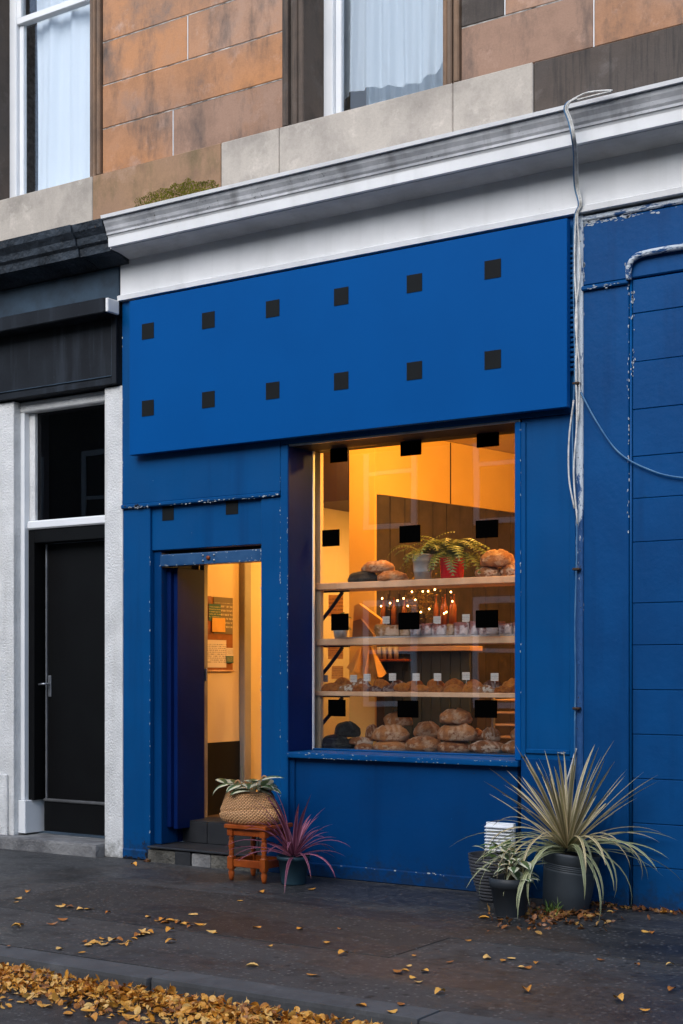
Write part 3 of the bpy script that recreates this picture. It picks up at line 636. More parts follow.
chips('paint_chips', [((1.872,-.004,.2),(1.872,-.004,3.9),FN,40,.004,.016),((1.874,-.008,4.0),(1.874,-.008,4.4),FN,60,.006,.02),((1.88,-.008,4.39),(3.4,-.008,4.39),FN,110,.008,.022),((2.186,-.004,2.2),(2.186,-.004,3.95),FN,50,.004,.014),((2.216,-.003,2.8),(2.216,-.003,3.9),FN,40,.006,.014),((2.2,-.008,4.06),(2.2,-.008,4.20),FN,20,.02,.02),((1.92,-.03,3.965),(2.18,-.03,3.965),FN,26,.006,.012)], 'chip', bw, 6)
tube('groove_bead', [(2.20, .004, .02), (2.20, .004, 2), (2.20, .004, 4.0)], .009, 6, 'blue', bw)
pipe = smooth_path([(2.195,-.02,3.98),(2.20,-.03,4.05),(2.235,-.035,4.105),(2.32,-.035,4.125),(2.6,-.035,4.128),(3.4,-.035,4.13),(4.9,-.035,4.13)], 6)
tag(tube('bent_pipe', pipe, .020, 10, 'peel_blue'), 'peeling white pipe bending round high on the blue wall', 'pipe')
box('trim_ledge', 1.87, 2.19, -.03, -.005, 3.955, 3.985, 'blue', bw, bev=.008)

# ---- cables in the joint
cb = thing('cable_bundle', (1.845, -.03, 0), 'bundle of grey white cables hanging from the cornice down the blue joint', 'cable')
box('trunking', 1.830, 1.880, -.022, .02, .02, 4.45, 'peel', cb, bev=.006)
def cpath(off, seed, zend):
    rn = random.Random(seed)
    ctrl = [(2.02+off, -.452, 5.02),(1.975+off, -.455, 5.005),(1.955+off, -.448, 4.97),(1.975+off, -.43, 4.90),(1.985+off, -.40, 4.80),(1.93+off,-.25,4.745),(1.865+off*1.2, -.09, 4.62),(1.885+off, -.075, 4.50),(1.85+off,-.06,4.42)]
    z = 4.1
    while z > zend: ctrl.append((1.845+off+rn.uniform(-.016,.016), -.045+rn.uniform(-.008,.005), z)); z -= .33
    return smooth_path(ctrl, 5)
tube('cable', cpath(0, 1, 2.4), .0065, 6, 'cable', cb); tube('cable', cpath(.012, 2, 2.9), .0055, 6, 'cable', cb); tube('cable', cpath(-.010, 3, .6), .005, 6, 'wire', cb)
tube('cable', smooth_path([(1.83,-.05,3.25),(1.80,-.055,3.0),(1.80,-.055,2.75),(1.835,-.05,2.55)], 6), .006, 6, 'cable', cb)
tube('cable', smooth_path([(1.84,-.03,1.0),(1.80,-.045,.85),(1.76,-.05,.72)], 6), .006, 6, 'cable', cb)
tube('loop', smooth_path([(2.0,-.45,5.02),(2.10,-.44,5.045),(2.25,-.42,5.03),(2.12,-.43,5.022),(2.0,-.45,5.01)], 6), .006, 6, 'cable', cb)
for zc in (3.35, 2.15, 1.25): box('clip', 1.822, 1.872, -.058, -.02, zc, zc+.016, 'brown_dark', cb, bev=.004)
tag(tube('sagging_wire', smooth_path([(1.87,-.03,3.30),(1.98,-.03,3.10),(2.12,-.025,2.90),(2.3,-.02,2.78),(2.54,-.02,2.70),(3.0,-.02,2.66),(4.0,-.02,2.7)], 8), .006, 6, 'wire'), 'thin pale wire sagging across the blue block wall', 'wire')

# ---- doorway of the tenement at the left
en = thing('tenement_entrance', (-3.0, .1, 0), 'white roughcast tenement doorway with black door under a black fascia', 'doorway')
DX0, DX1 = -3.335, -2.297
box('pillar', DX1, XL-.004, 0, .3, 0, 3.79, 'white_render', en, bev=.012, seg=2); box('pillar', -4.4, DX0, 0, .3, .10, 3.79, 'white_render', en, bev=.012, seg=2)
box('pillar_base', -4.4, DX0-.06, -.02, -.001, .10, .62, 'white_render', en, bev=.01)
box('lintel', DX0+.001, DX1-.001, .07, .3, 3.70, 3.79, 'white_render', en, bev=.01)
box('jamb', DX0+.001, DX0+.05, .075, .3, .40, 3.699, 'white_wood', en); box('jamb_block', DX0+.001, DX0+.085, .05, .3, .12, .399, 'white_wood', en)
box('jamb', DX0+.051, DX0+.12, .13, .3, 2.78, 3.699, 'white_render', en)
tw = empty('transom_window', (-2.8, .15, 2.78)); tw.parent = en; tw.location = tw.location-wloc(en)
box('pane', DX0+.121, DX1-.001, .16, .166, 2.78, 3.699, 'dark_glass', tw, 0); box('backing', -4.4, XL-.05, .31, .36, 2.6, 3.9, 'dark_void', tw, 0)
box('sill', DX0+.051, DX1-.001, .10, .3, 2.705, 2.778, 'white_wood', en, bev=.012)
door = empty('front_door', (-2.78, .2, .13)); door.parent = en; door.location = door.location-wloc(en)
box('frame', DX0+.051, DX0+.12, .12, .3, .40, 2.70, 'black_gloss', door); box('frame', DX0+.121, DX1-.001, .12, .3, 2.59, 2.70, 'black_gloss', door)
box('leaf', DX0+.165, DX1-.001, .235, .28, .13, 2.585, 'black_gloss', door)
box('edge_strip', DX0+.148, DX0+.164, .222, .28, .40, 2.585, 'metal', door, .003); box('frame_rebate', DX0+.121, DX0+.147, .26, .3, .13, 2.585, 'dark_void', door, 0)
box('kick_board', DX0+.15, DX1-.001, .205, .234, .135, .385, 'black_gloss', door); box('weather_bar', DX0+.15, DX1-.001, .19, .234, .386, .412, 'kerb', door, bev=.008)
hd = box('handle_plate', DX0+.18, DX0+.215, .222, .234, 1.28, 1.46, 'metal', door, .003)
tube('handle', [(DX0+.197,.22,1.39),(DX0+.197,.175,1.39),(DX0+.18,.165,1.39),(DX0+.13,.165,1.385)], .009, 8, 'metal', hd)
box('doorstep', -4.4, DX1-.001, -.10, .3, -.02, .105, 'grey_step', en, bev=.02, seg=2)
box('fascia_panel', -4.6, XL-.03, -.03, .3, 3.80, 4.40, 'black_fascia', en, 0)
box('panel_moulding', -4.6, -2.19, -.04, -.0305, 3.865, 3.874, 'slate_blue', en, .002); box('panel_moulding', -2.188, -2.180, -.04, -.0305, 3.865, 4.36, 'slate_blue', en, .002)
box('panel_edge', -2.178, XL-.03, -.05, -.0305, 3.80, 4.40, 'black_fascia', en, .004); box('panel_edge', -4.6, -2.18, -.045, -.0305, 3.80, 3.85, 'black_fascia', en, .004)
box('shutter_box', -4.6, -2.115, -.20, .2, 4.335, 4.455, 'black_fascia', en, bev=.008); box('shutter_end_cap', -2.114, -2.085, -.19, -.055, 4.34, 4.45, 'white_trim', en, bev=.006)
box('frieze', -4.6, XL-.012, -.04, .3, 4.456, 4.74, 'slate_blue', en, bev=.01)
profile_x('cornice', [(-.041,4.741),(-.10,4.77),(-.17,4.785),(-.25,4.79),(-.26,4.85),(-.285,4.87),(-.295,4.92),(-.335,4.965),(-.35,5.02),(-.036,5.055),(.3,5.05),(.3,4.741)], -2.32, -2.005, 'black_cornice', en)
profile_x('cornice', [(-.041,4.741),(-.10,4.77),(-.17,4.785),(-.265,4.79),(-.275,4.85),(-.30,4.87),(-.31,4.92),(-.35,4.965),(-.365,5.02),(-.036,5.055),(.3,5.05),(.3,4.741)], -4.6, -2.325, 'black_cornice', en)
box('side_wall', -8, -4.4, .0, .3, 0, 3.79, 'white_render', en, 0); box('side_fascia', -8, -4.601, -.02, .3, 3.80, 5.03, 'black_fascia', en, 0)

# ---- the shop room
IX0, IX1, IY1, IZ0, IZ1 = -1.79, 2.6, 5.2, .30, 3.55
struct(box('shop_floor', IX0-.1, IX1, .62, IY1, .1, IZ0, 'floor_in', bev=0)); struct(box('shop_ceiling', IX0-.1, IX1+.1, .42, IY1, IZ1, IZ1+.1, 'ceiling', bev=0))
struct(box('wall_left', IX0-.1, IX0, .53, IY1, IZ0, IZ1, 'cream', bev=0)); struct(box('wall_back', IX0, IX1, IY1, IY1+.1, IZ0, IZ1, 'cream', bev=0)); struct(box('wall_right', IX1, IX1+.1, .3, IY1, IZ0, IZ1, 'cream', bev=0))
struct(box('wall_front', -.722, -.47, .42, .46, IZ0, IZ1, 'cream', bev=0)); struct(box('wall_front_right', 1.45, IX1, .34, .40, IZ0, IZ1, 'cream', bev=0)); struct(box('wall_front_head', -1.79, 1.45, .43, .47, 3.175, IZ1, 'cream', bev=0))
struct(box('wall_front_door_head', -1.79, -.66, .625, .66, 2.44, IZ1, 'cream', bev=0))
# angled partition: its end post, ochre paint above and dark boards below
PYE = 1.6; pe0 = at(349, 600, PYE); pe1 = at(375, 600, PYE); zb = at(375, 494, PYE).z
part = thing('partition_wall', (pe1.x, PYE, IZ0), 'inner partition with ochre plaster above dark timber boards behind the shelves', 'wall')
box('end_post', pe0.x, pe1.x, PYE, PYE+.2, IZ0, IZ1-.002, 'ochre', part, .004)
dv = Vector((.173, .985, 0)).normalized(); nv = Vector((dv.y, -dv.x, 0)); LEN = 4.4
def slab(name, s0, s1, off0, off1, z0, z1, mat, parent):
    o = Vector((pe1.x, PYE+.004, 0)); P = []
    for z_ in (z0, z1):
        for s_, d_ in ((s0,off0),(s1,off0),(s1,off1),(s0,off1)): q = o+dv*s_+nv*d_; P.append((q.x, q.y, z_))
    return mesh_obj(name, P, [[3,2,1,0],[4,5,6,7],[0,1,5,4],[1,2,6,5],[2,3,7,6],[3,0,4,7]], M[mat], parent)
slab('plaster', 0, LEN-.9, -.12, -.004, zb+.004, IZ1-.004, 'ochre', part); slab('wall_core', 0, LEN-.9, -.12, -.03, IZ0, zb+.003, 'dark_void', part)
k = 0; s = 0
while s < LEN-1.1:
    wd = .19; slab('board', s+.004, s+wd-.004, -.029, random.uniform(-.004,.002), IZ0, zb, 'dark_board' , part); s += wd
slab('door_line', 1.0, 1.01, -.003, .003, zb+.004, IZ1-.01, 'brown_dark', part)
# dark bulkhead and green boarded counter
bk = thing('dark_bulkhead', (-1.2, 3, 2.6), 'dark brown bulkhead under the ceiling at the left of the window', 'bulkhead'); ba, bb = at(300,500,1.9), at(348,500,1.9); box('casing', ba.x, bb.x, 1.9, 3.0, bb.z, IZ1-.003, 'brown_dark', bk)
ct = thing('counter', (.45, 1.75, IZ0), 'grey green boarded counter behind the lowest shelf', 'counter')
cx0 = at(384, 650, 1.5).x; cx1 = at(470, 650, 1.5).x
for i in range(9): box('board', cx0+i*(cx1-cx0)/9+.003, cx0+(i+1)*(cx1-cx0)/9-.003, 1.5, 1.53, IZ0, 1.66, 'green_board', ct)
box('carcass', cx0, cx1, 1.531, 1.62, IZ0, 1.655, 'dark_void', ct, 0); box('top', cx0-.03, cx1+.03, 1.45, 1.66, 1.661, 1.70, 'pine', ct)

# ---- interior of the porch: wall with notices, pipe, dado
nb = thing('notice_board', (-1.78, .8, 1.5), 'cork notice board with posters on the wall inside the door', 'notice board')
wx = IX0+.001
def wp(px_):   # y where the sight line at px meets the left wall
    u = (px_-341.5)/FPX; t = (wx-CX)/(u*CA-SA); return CY+t*(u*SA+CA), t
def wz(px_, py_): t = wp(px_)[1]; return EYE-(py_-671)/FPX*t
def wall_sheet(name, pa, pb, ya, yb, mat, parent, lift, tilt=0):
    y0, y1 = wp(pa)[0], wp(pb)[0]; z1, z0 = wz((pa+pb)/2, ya), wz((pa+pb)/2, yb)
    return box(name, wx+lift, wx+lift+.004, y0, y1, z0, z1, mat, parent, 0)
wall_sheet('cork', 201, 232, 597, 670, 'cork', nb, .004); 
wall_sheet('poster', 212.5, 231.5, 597.5, 634, 'poster_dark', nb, .010); wall_sheet('flyer', 207, 219, 604, 621, 'poster_teal', nb, .016); wall_sheet('flyer', 210, 223, 618, 632, 'paper_bag', nb, .021); wall_sheet('print', 203, 210, 596, 634, 'poster_red', nb, .010)
wall_sheet('sheet', 203, 225, 640, 667.5, 'poster_white', nb, .010); wall_sheet('leaflet', 224.5, 231.5, 648, 656, 'poster_white', nb, .014); wall_sheet('leaflet', 224.5, 231.5, 656, 663, 'poster_teal', nb, .017)
box('frame_strip', wx, wx+.02, wp(203)[0], wp(232.5)[0], wz(217,671.5), wz(217,670), 'pine', nb, .002)
tag(wall_sheet('dado_panel', 201, 240.5, 742, 840, 'dado', None, .002), 'charcoal dado panel low on the wall inside the door', 'panel')
tag(box('wall_pipe', wx+.002, wx+.06, wp(239)[0], wp(246)[0], IZ0, IZ1-.01, 'grey_trim', None, .02, 3), 'grey boxed pipe running up the wall inside the door', 'pipe')

# ---- lamps: pendants, and ceiling lamps added out of view
def pendant(x, y, z, energy, label, r=.13):
    p = thing('pendant_lamp', (x, y, z), label, 'lamp')
    lathe('shade', [(.02,.12),(.05,.11),(r,.02),(r,.0),(r-.006,.0),(r-.006,.018),(.045,.10),(.02,.11)], 24, (x,y,z), 'iron', p)
    lathe('diffuser', [(.001,-.012),(r-.012,-.010),(r-.012,.004),(.001,.005)], 24, (x,y,z), 'bulb', p)
    tube('flex', [(x,y,z+.12),(x,y,(z+IZ1)/2),(x,y,IZ1)], .004, 6, 'iron', p)
    l = bpy.data.lights.new('lamp_light', 'POINT'); l.energy = energy; l.color = (1,.48,.08); l.shadow_soft_size = .08
    lo = bpy.data.objects.new('lamp_light', l); COL.objects.link(lo); lo.location = (0,0,-.10); lo.parent = p
    return p
c = at(422, 566, 2.5); pendant(c.x, 2.5, c.z, 48, 'pendant lamp glowing behind the fern on the top shelf')
c = at(341, 436, 1.7); pendant(c.x, 1.7, c.z, 3, 'pendant lamp at the top left corner of the window', .10)
pendant(-1.0, 2.7, 3.1, 3.5, 'pendant lamp near the entrance inside the bakery')
def spot(x, y, z, energy, label):  # unseen lamps added above the view to brighten the shelves
    p = thing('unseen_fill_lamp', (x, y, z), label, 'lamp')
    lathe('housing', [(.03,.12),(.05,.11),(.05,.0),(.044,.0),(.044,.02),(.001,.022)], 20, (x,y,z), 'iron', p); lathe('diffuser', [(.001,.004),(.043,.004),(.043,.012),(.001,.012)], 20, (x,y,z), 'bulb', p)
    tube('stem', [(x,y,z+.12),(x,y,IZ1)], .01, 6, 'iron', p)
    l = bpy.data.lights.new('lamp_light', 'POINT'); l.energy = energy; l.color = (1,.49,.09); l.shadow_soft_size = .06
    lo = bpy.data.objects.new('lamp_light', l); COL.objects.link(lo); lo.location = (0,0,-.08); lo.parent = p
spot(1.75, 1.15, 3.40, 72, 'added unseen lamp above the right end of the window display')
spot(.55, .98, 3.40, 58, 'added unseen lamp above the middle of the window display')
spot(-.85, 1.0, 3.40, 9, 'added unseen lamp above the left end of the window display')

# ---- window shelves
SHY0, SHY1 = .40, .74
SH = []
for zt, th, lab in ((at(415,579.5,SHY0).z,.05,'top pine shelf across the shop window'),(at(415,637.5,SHY0).z,.05,'middle pine shelf across the shop window'),(at(415,692.2,SHY0).z,.035,'lowest pine shelf across the shop window')):
    sh = thing('window_shelf', (.45,.57,zt-th), lab, 'shelf', 'pine shelves in the shop window'); SH.append(zt)
    box('board', -.92, 1.62, SHY0, SHY1, zt-th, zt, 'pine', sh, bev=.004)
    br = smooth_path([(-.60,.56,zt-th-.27),(-.48,.56,zt-th-.15),(-.36,.56,zt-th-.012)], 2)
    tube('bracket', br, .016, 4, 'iron', sh); tube('bracket', [(q.x*-1+1.0, q.y, q.z) for q in br], .016, 4, 'iron', sh)
    box('bracket_arm', -.61, -.3, .545, .575, zt-th-.012, zt-th-.001, 'iron', sh, .002)

# ---- bread
def loaf_mesh(name, L, W, H, seed, slashes, mat, square=.0, nu=40, nv=20):
    rn = random.Random(seed); off = Vector((rn.uniform(0,50), rn.uniform(0,50), 0)); v, f, cut = [], [], []
    for j in range(nv+1):
        ph = -math.pi/2+math.pi*j/nv
        for i in range(nu):
            th = 2*math.pi*i/nu; p = Vector((math.cos(ph)*math.cos(th), math.cos(ph)*math.sin(th), math.sin(ph)))
            e = 1-square; p = Vector([math.copysign(abs(q)**e, q) for q in p]) if square else p
            q = p*1.0; n_ = mnoise.noise(p*2.1+off)*.10+mnoise.noise(p*5+off)*.05+mnoise.noise(p*11+off)*.02
            q *= 1+n_
            if q.z < -.45: q.z = -.45+(q.z+.45)*.12
            z = (q.z+.5)/1.5; c_ = 0
            for (a, b) in slashes:      # slash: ridge line across the top
                if p.z > .25:
                    d = abs((p.x-a)*math.cos(b)+p.y*math.sin(b))
                    if d < .12: z -= .09*(1-d/.12); c_ = max(c_, min(1, 1.6*(1-d/.12)))
            v.append((q.x*L/2, q.y*W/2, z*H)); cut.append(min(1, c_*.9))
    for j in range(nv):
        for i in range(nu): f.append([j*nu+i, j*nu+(i+1) % nu, (j+1)*nu+(i+1) % nu, (j+1)*nu+i])
    me = bpy.data.meshes.new(name); me.from_pydata(v, [], f); me.polygons.foreach_set('use_smooth', [True]*len(f))
    a = me.attributes.new('cut', 'FLOAT', 'POINT'); a.data.foreach_set('value', cut); me.materials.append(M[mat]); return me
LM = {'batard': loaf_mesh('batard', 1, .62, .5, 1, [(-.35,.5),(0,.5),(.35,.5)], 'bread'), 'batard2': loaf_mesh('batard', 1, .62, .5, 5, [(0,1.35)], 'bread'),
      'boule': loaf_mesh('boule', 1, .95, .62, 2, [(0,.1),(0,1.5)], 'bread'), 'floury': loaf_mesh('floury', 1, .7, .55, 3, [(-.2,.7),(.25,.7)], 'bread_flour'),
      'black': loaf_mesh('black', 1, .8, .6, 4, [(0,1.2)], 'bread_black'), 'stick': loaf_mesh('stick', 1, .36, .32, 6, [(-.3,.8),(.1,.8),(.5,.8)], 'bread_flour')}
def loaf(kind, pxa, pxb, pya, pyb, y, label, rz=0.0, tilt=0.0):
    """bounding span of one loaf in the photo -> real size and place at depth y"""
    c = at((pxa+pxb)/2, pyb, y); L = (at(pxb, 700, y)-at(pxa, 700, y)).x; H = at(0, pya, y).z
    c2 = at((pxa+pxb)/2, pya, y); H = c2.z-c.z
    o = bpy.data.objects.new('bread_loaf', LM[kind]); COL.objects.link(o)
    o.location = c; base = {'batard':.5,'batard2':.5,'boule':.62,'floury':.55,'black':.6,'stick':.32}[kind]
    o.scale = (L*.98, L*.98, H/base); o.rotation_euler = (0, tilt, rz)
    return tag(o, label, 'bread', 'loaves in the shop window')
B = [('black',323,349,734,750,.50,'charcoal black loaf at the lower left of the window base',.2),
 ('black',335,360,721,737,.58,'charcoal black loaf stacked on top of the other black loaf',-.3),
 ('black',346,366,737,750,.72,'charcoal black loaf half hidden behind the pale stick loaf',.4),
 ('stick',348,374,736.5,745,.50,'pale floury stick loaf lying against the black loaves',-.15),
 ('batard2',355,374,743,751,.46,'small reddish loaf under the pale stick loaf',.1),
 ('boule',366,378,724,741,.60,'loaf standing on its side left of the two big oval loaves',.9),
 ('batard',374,408,724,741,.52,'big oval brown loaf, upper of the pair left of centre',.1),
 ('batard2',373,409,740,751,.50,'big oval brown loaf, lower of the pair left of centre',-.1),
 ('batard2',385,411,711.5,726,.66,'brown loaf at the back above the pair left of centre',.3),
 ('boule',407.5,440,735.5,751.5,.50,'round brown loaf at the front, just left of the tall stack',.5),
 ('boule',415,440,721,737.5,.62,'round brown loaf behind, propped on the round front loaf',-.4),
 ('batard2',437.5,471,740,752.5,.50,'oval loaf at the bottom of the three-high stack',.15),
 ('batard',437,477,722,741,.52,'largest oval loaf in the middle of the three-high stack',-.1),
 ('boule',441,470,708,724,.54,'round loaf on top of the three-high stack',.3),
 ('floury',470,505,740,753,.48,'wide floury loaf right of the three-high stack',.1),
 ('floury',481,501,727,741,.54,'small floury loaf on top of the wide floury loaf',-.3),
 ('floury',503,533,740,753.5,.47,'floury loaf cut off by the right window frame at the bottom',.2),
 ('boule',511,535,726,741,.56,'loaf behind the right window frame, upper row',.2),
 ('boule',392,412,737,750,.70,'loaf at the back between the oval pair and the round loaf',.2),
 ('boule',466,484,728,741,.72,'loaf at the back between the tall stack and the small floury loaf',.2)]
T0 = 586.5
B2 = [('black',349.5,378,571,584.5,.50,'charcoal black loaf at the left end of the top shelf',.2),
 ('boule',379,406,570.5,582.5,.50,'craggy loaf on the top shelf just left of the steel bucket',.3),
 ('batard',361,395,560,573,.54,'golden oval loaf resting on two loaves at the left of the top shelf',-.15),
 ('floury',476,501,566.5,577.5,.50,'flat floury loaf under the big crusty loaf on the top shelf right',.1),
 ('floury',500,524,564,576.5,.52,'floury loaf at the right end of the top shelf',-.2),
 ('boule',481.5,513,549,567.5,.54,'big crusty round loaf on top at the right of the top shelf',.3)]
for b in B+B2: loaf(*b[:6], b[6], b[7])

def pastry_mesh(kind, seed, mat):
    rn = random.Random(seed); v, f = [], []
    if kind == 'croissant':
        n, m = 26, 10
        for i in range(n+1):
            s = i/n; a = (s-.5)*2.3; r = .19*(math.sin(math.pi*s)**.6*.9+.08)*(1+.13*abs(math.sin(s*math.pi*5.5))); c = Vector((math.sin(a)*.42, .42-math.cos(a)*.42, 0))
            d = Vector((math.cos(a), math.sin(a), 0)); nrm = Vector((-d.y, d.x, 0))
            for k in range(m): t = 2*math.pi*k/m; v.append(c+nrm*r*math.cos(t)+Vector((0,0,r*.9*math.sin(t)+.15)))
    else:
        n, m = 20, 24
        for i in range(n+1):
            s = i/n; ph = -math.pi/2+math.pi*s
            for k in range(m):
                t = 2*math.pi*k/m; sp = .5+.5*math.sin(ph*7+t) if kind == 'swirl' else .5+.5*math.sin(t*4+ph*3)
                r = math.cos(ph)*.48*(1+.08*sp+.08*mnoise.noise((math.cos(t)*2, math.sin(t)*2, seed)))
                v.append(Vector((r*math.cos(t), r*math.sin(t)*.85, max(-.05, math.sin(ph)*.26+.05*sp*max(0, math.sin(ph)))+.06)))
    for i in range(n):
        for k in range(m): f.append([i*m+k, i*m+(k+1) % m, (i+1)*m+(k+1) % m, (i+1)*m+k])
    me = bpy.data.meshes.new('pastry'); me.from_pydata(v, [], f); me.polygons.foreach_set('use_smooth', [True]*len(f)); me.materials.append(M[mat]); return me
PM = [pastry_mesh('croissant',1,'pastry'), pastry_mesh('swirl',2,'pastry'), pastry_mesh('knot',3,'pastry_dark'), pastry_mesh('swirl',4,'pastry_white'), pastry_mesh('knot',5,'pastry')]
PN = ['croissant','glazed swirl bun','dark sugared bun','iced swirl bun','knotted bun']
ORD = ['first','second','third','fourth','fifth','sixth','seventh','eighth','ninth','tenth','eleventh','twelfth','thirteenth','fourteenth','fifteenth','sixteenth','seventeenth','eighteenth','nineteenth','twentieth']
front = [(4,.17),(3,.14),(1,.14),(2,.12),(2,.12),(0,.16),(0,.16),(1,.14),(4,.15),(4,.14),(3,.14),(1,.13),(0,.16),(0,.17)]
xx = -.50
for i, (kd, sz) in enumerate(front):
    o = bpy.data.objects.new('pastry', PM[kd]); COL.objects.link(o); o.location = (xx+sz*.5, .49+random.uniform(-.01,.02), SH[2]); o.scale = (sz*.98, sz*.9, sz*random.uniform(1.0,1.35)); o.rotation_euler = (0,0,random.uniform(-.5,.5)+(math.pi if kd == 0 and i % 2 else 0)); xx += sz*.93
    tag(o, f'{PN[kd]}, {ORD[i]} from the left in the front row on the lowest shelf', 'pastry', 'pastries on the lowest shelf')
xx = -.50
back = [(4,.18),(3,.17),(0,.18),(2,.15),(1,.16),(0,.18),(4,.17),(4,.16),(2,.16),(1,.18),(4,.18),(0,.2)]
for i, (kd, sz) in enumerate(back):
    o = bpy.data.objects.new('pastry', PM[kd]); COL.objects.link(o); o.location = (xx+sz*.5, .635, SH[2]+.001); o.scale = (sz, sz*.95, sz*1.6); o.rotation_euler = (0,0,random.uniform(-.5,.5)); xx += sz*.97
    tag(o, f'{PN[kd]}, {ORD[i]} from the left in the back row on the lowest shelf', 'pastry', 'pastries on the lowest shelf')
# wrapped cake slabs on the middle shelf
def cake(x0, x1, y0, h, mat, lab):
    bm = bmesh.new(); box_bm(bm, x0, x1, y0, y0+.13, SH[1]+.013, SH[1]+.013+h); bmesh.ops.subdivide_edges(bm, edges=list(bm.edges), cuts=4, use_grid_fill=True)
    for q in bm.verts: q.co += Vector((mnoise.noise(q.co*20), mnoise.noise(q.co*20+Vector((9,0,0))), mnoise.noise(q.co*16+Vector((0,7,0)))*(1 if q.co.z > SH[1]+.03 else .0)))*.014
    return tag(bm_obj('cake_slab', bm, M[mat], None, True), lab, 'cake', 'wrapped cakes on the middle shelf')
cs = [(375,398,'cake_gold'),(400,408,'cake_gold'),(410,420,'cake'),(421.5,430,'cake'),(431,444.5,'cake'),(446,453,'cake_gold'),(454.5,468,'cake'),(469,475.5,'cake'),(477.5,497,'cake'),(498.5,512,'cake'),(513.5,528,'cake')]
tray = tag(box('steel_tray', at(345,600,.46).x, 1.5, .43, .66, SH[1]+.0005, SH[1]+.012, 'galv', None, .004), 'flat steel tray under the wrapped cakes on the middle shelf', 'tray')
for i, (a, b, mt) in enumerate(cs):
    cake(at(a,600,.46).x, at(b,600,.46).x, .46, .085+random.uniform(-.008,.012), mt, f'{"golden" if mt=="cake_gold" else "berry red"} wrapped cake slab, {ORD[i]} from the left on the middle shelf')
# price cards
def card(px_, py_, y, zs_, lab, wd=.062, ht=.055):
    c = at(px_, py_, y); t = thing('price_card', (c.x, y, zs_), lab, 'price card', 'price cards in the shop window')
    box('sheet', c.x-wd/2, c.x+wd/2, y, y+.003, c.z-ht/2, c.z+ht/2, 'card', t, 0); tube('stem', [(c.x, y+.006, zs_+.001), (c.x, y+.006, c.z)], .0025, 5, 'metal', t)
for i, (p_, q_) in enumerate([(324.5,678.5),(353.5,678.5),(367,677.5),(392.5,677),(416,677),(437.5,677),(466,676),(494.5,677)]): card(p_, q_, .575, SH[2], f'small white price card, {ORD[i]} from the left on the lowest shelf')
for i, (p_, q_) in enumerate([(386,620),(437,620),(466,618)]): card(p_, q_, .60, SH[1], f'small white price card, {ORD[i]} from the left among the wrapped cakes')

# ---- leaf builders
def blade_data(base, az, el, L, W, droop, seg=8, fold=.25, pw=.55, twist=0.0, bow=0.0):
    """strap leaf: rises at el, bends down by droop over its length; UV.x across"""
    v, f, uv = [], [], []; p = Vector(base); e = el
    for i in range(seg+1):
        t = i/seg; aa = az+bow*t*t
        d = Vector((math.cos(aa)*math.cos(e), math.sin(aa)*math.cos(e), math.sin(e))); sd_ = Vector((-math.sin(aa), math.cos(aa), 0))
        up = d.cross(sd_)*-1; tw = twist*t; s2 = sd_*math.cos(tw)+up*math.sin(tw)
        wv = W*.5*(min(1, (t*6+.35))**.5)*(max(0, 1-t**2.6))**pw if i < seg else W*.01
        v += [p-s2*wv+up*fold*wv, p.copy(), p+s2*wv+up*fold*wv]; uv += [(0,t),(.5,t),(1,t)]
        p = p+d*(L/seg); e -= droop/seg*(.45+1.1*t)
    for i in range(seg):
        a = i*3; f += [[a,a+1,a+4,a+3],[a+1,a+2,a+5,a+4]]
    return v, f, uv
def blade(name, mat, parent, *a, **k):
    v, f, uv = blade_data(*a, **k); return mesh_obj(name, v, f, M[mat], parent, True, uvs=uv, origin=a[0])
def heart_data(base, az, el, L, W, droop, stem=.06, seg=6):
    v, f, uv = [], [], []; p = Vector(base); e = el
    sd_ = Vector((-math.sin(az), math.cos(az), 0)); prof = [.12,.75,1,.92,.7,.38,.02]
    for i in range(seg+1):
        t = i/seg; d = Vector((math.cos(az)*math.cos(e), math.sin(az)*math.cos(e), math.sin(e))); up = sd_.cross(d)*-1
        wv = W*.5*prof[i]; lift = .22
        v += [p-sd_*wv-up*lift*wv, p.copy(), p+sd_*wv-up*lift*wv]; uv += [(0 if prof[i] > .2 else .3,t),(.5,t),(1 if prof[i] > .2 else .7,t)]
        p = p+d*(L/seg); e -= droop/seg
    for i in range(seg): a = i*3; f += [[a,a+1,a+4,a+3],[a+1,a+2,a+5,a+4]]
    return v, f, uv

# ---- things on the shelves
def fern(root, base, n, L, seed):
    rn = random.Random(seed)
    for k in range(n):
        az = 2*math.pi*k/n+rn.uniform(-.3,.3); el = rn.uniform(.5,1.35); v, f, uv = [], [], []; p = Vector(base); e = el; LL = L*rn.uniform(.6,1.1); seg = 15; dr = rn.uniform(1.3,2.4)
        for i in range(seg):
            t = i/seg; d = Vector((math.cos(az)*math.cos(e), math.sin(az)*math.cos(e)*.7, math.sin(e))); sd_ = Vector((-math.sin(az), math.cos(az), 0)); q = p+d*(LL/seg)
            for s_ in (-1, 1):
                w_ = .07*math.sin(math.pi*(.12+.86*t))*rn.uniform(.8,1.1); tip = p+sd_*s_*w_+d*.012-Vector((0,0,.012)); b0 = len(v)
                v += [p, p+d*LL/seg*.75, tip]; uv += [(.5,0),(.5,.5),(.9,1)]; f.append([b0,b0+1,b0+2])
            b0 = len(v); v += [p-sd_*.0018, p+sd_*.0018, q]; uv += [(.5,0)]*3; f.append([b0,b0+1,b0+2])
            p = q; e -= dr/seg
        mesh_obj('frond', v, f, M['fern'], root, uvs=uv, origin=base)
c = at(423, 580.5, .47); bk_ = thing('potted_fern', (c.x,.47,SH[0]), 'fern in a galvanised steel bucket on the top shelf', 'plant')
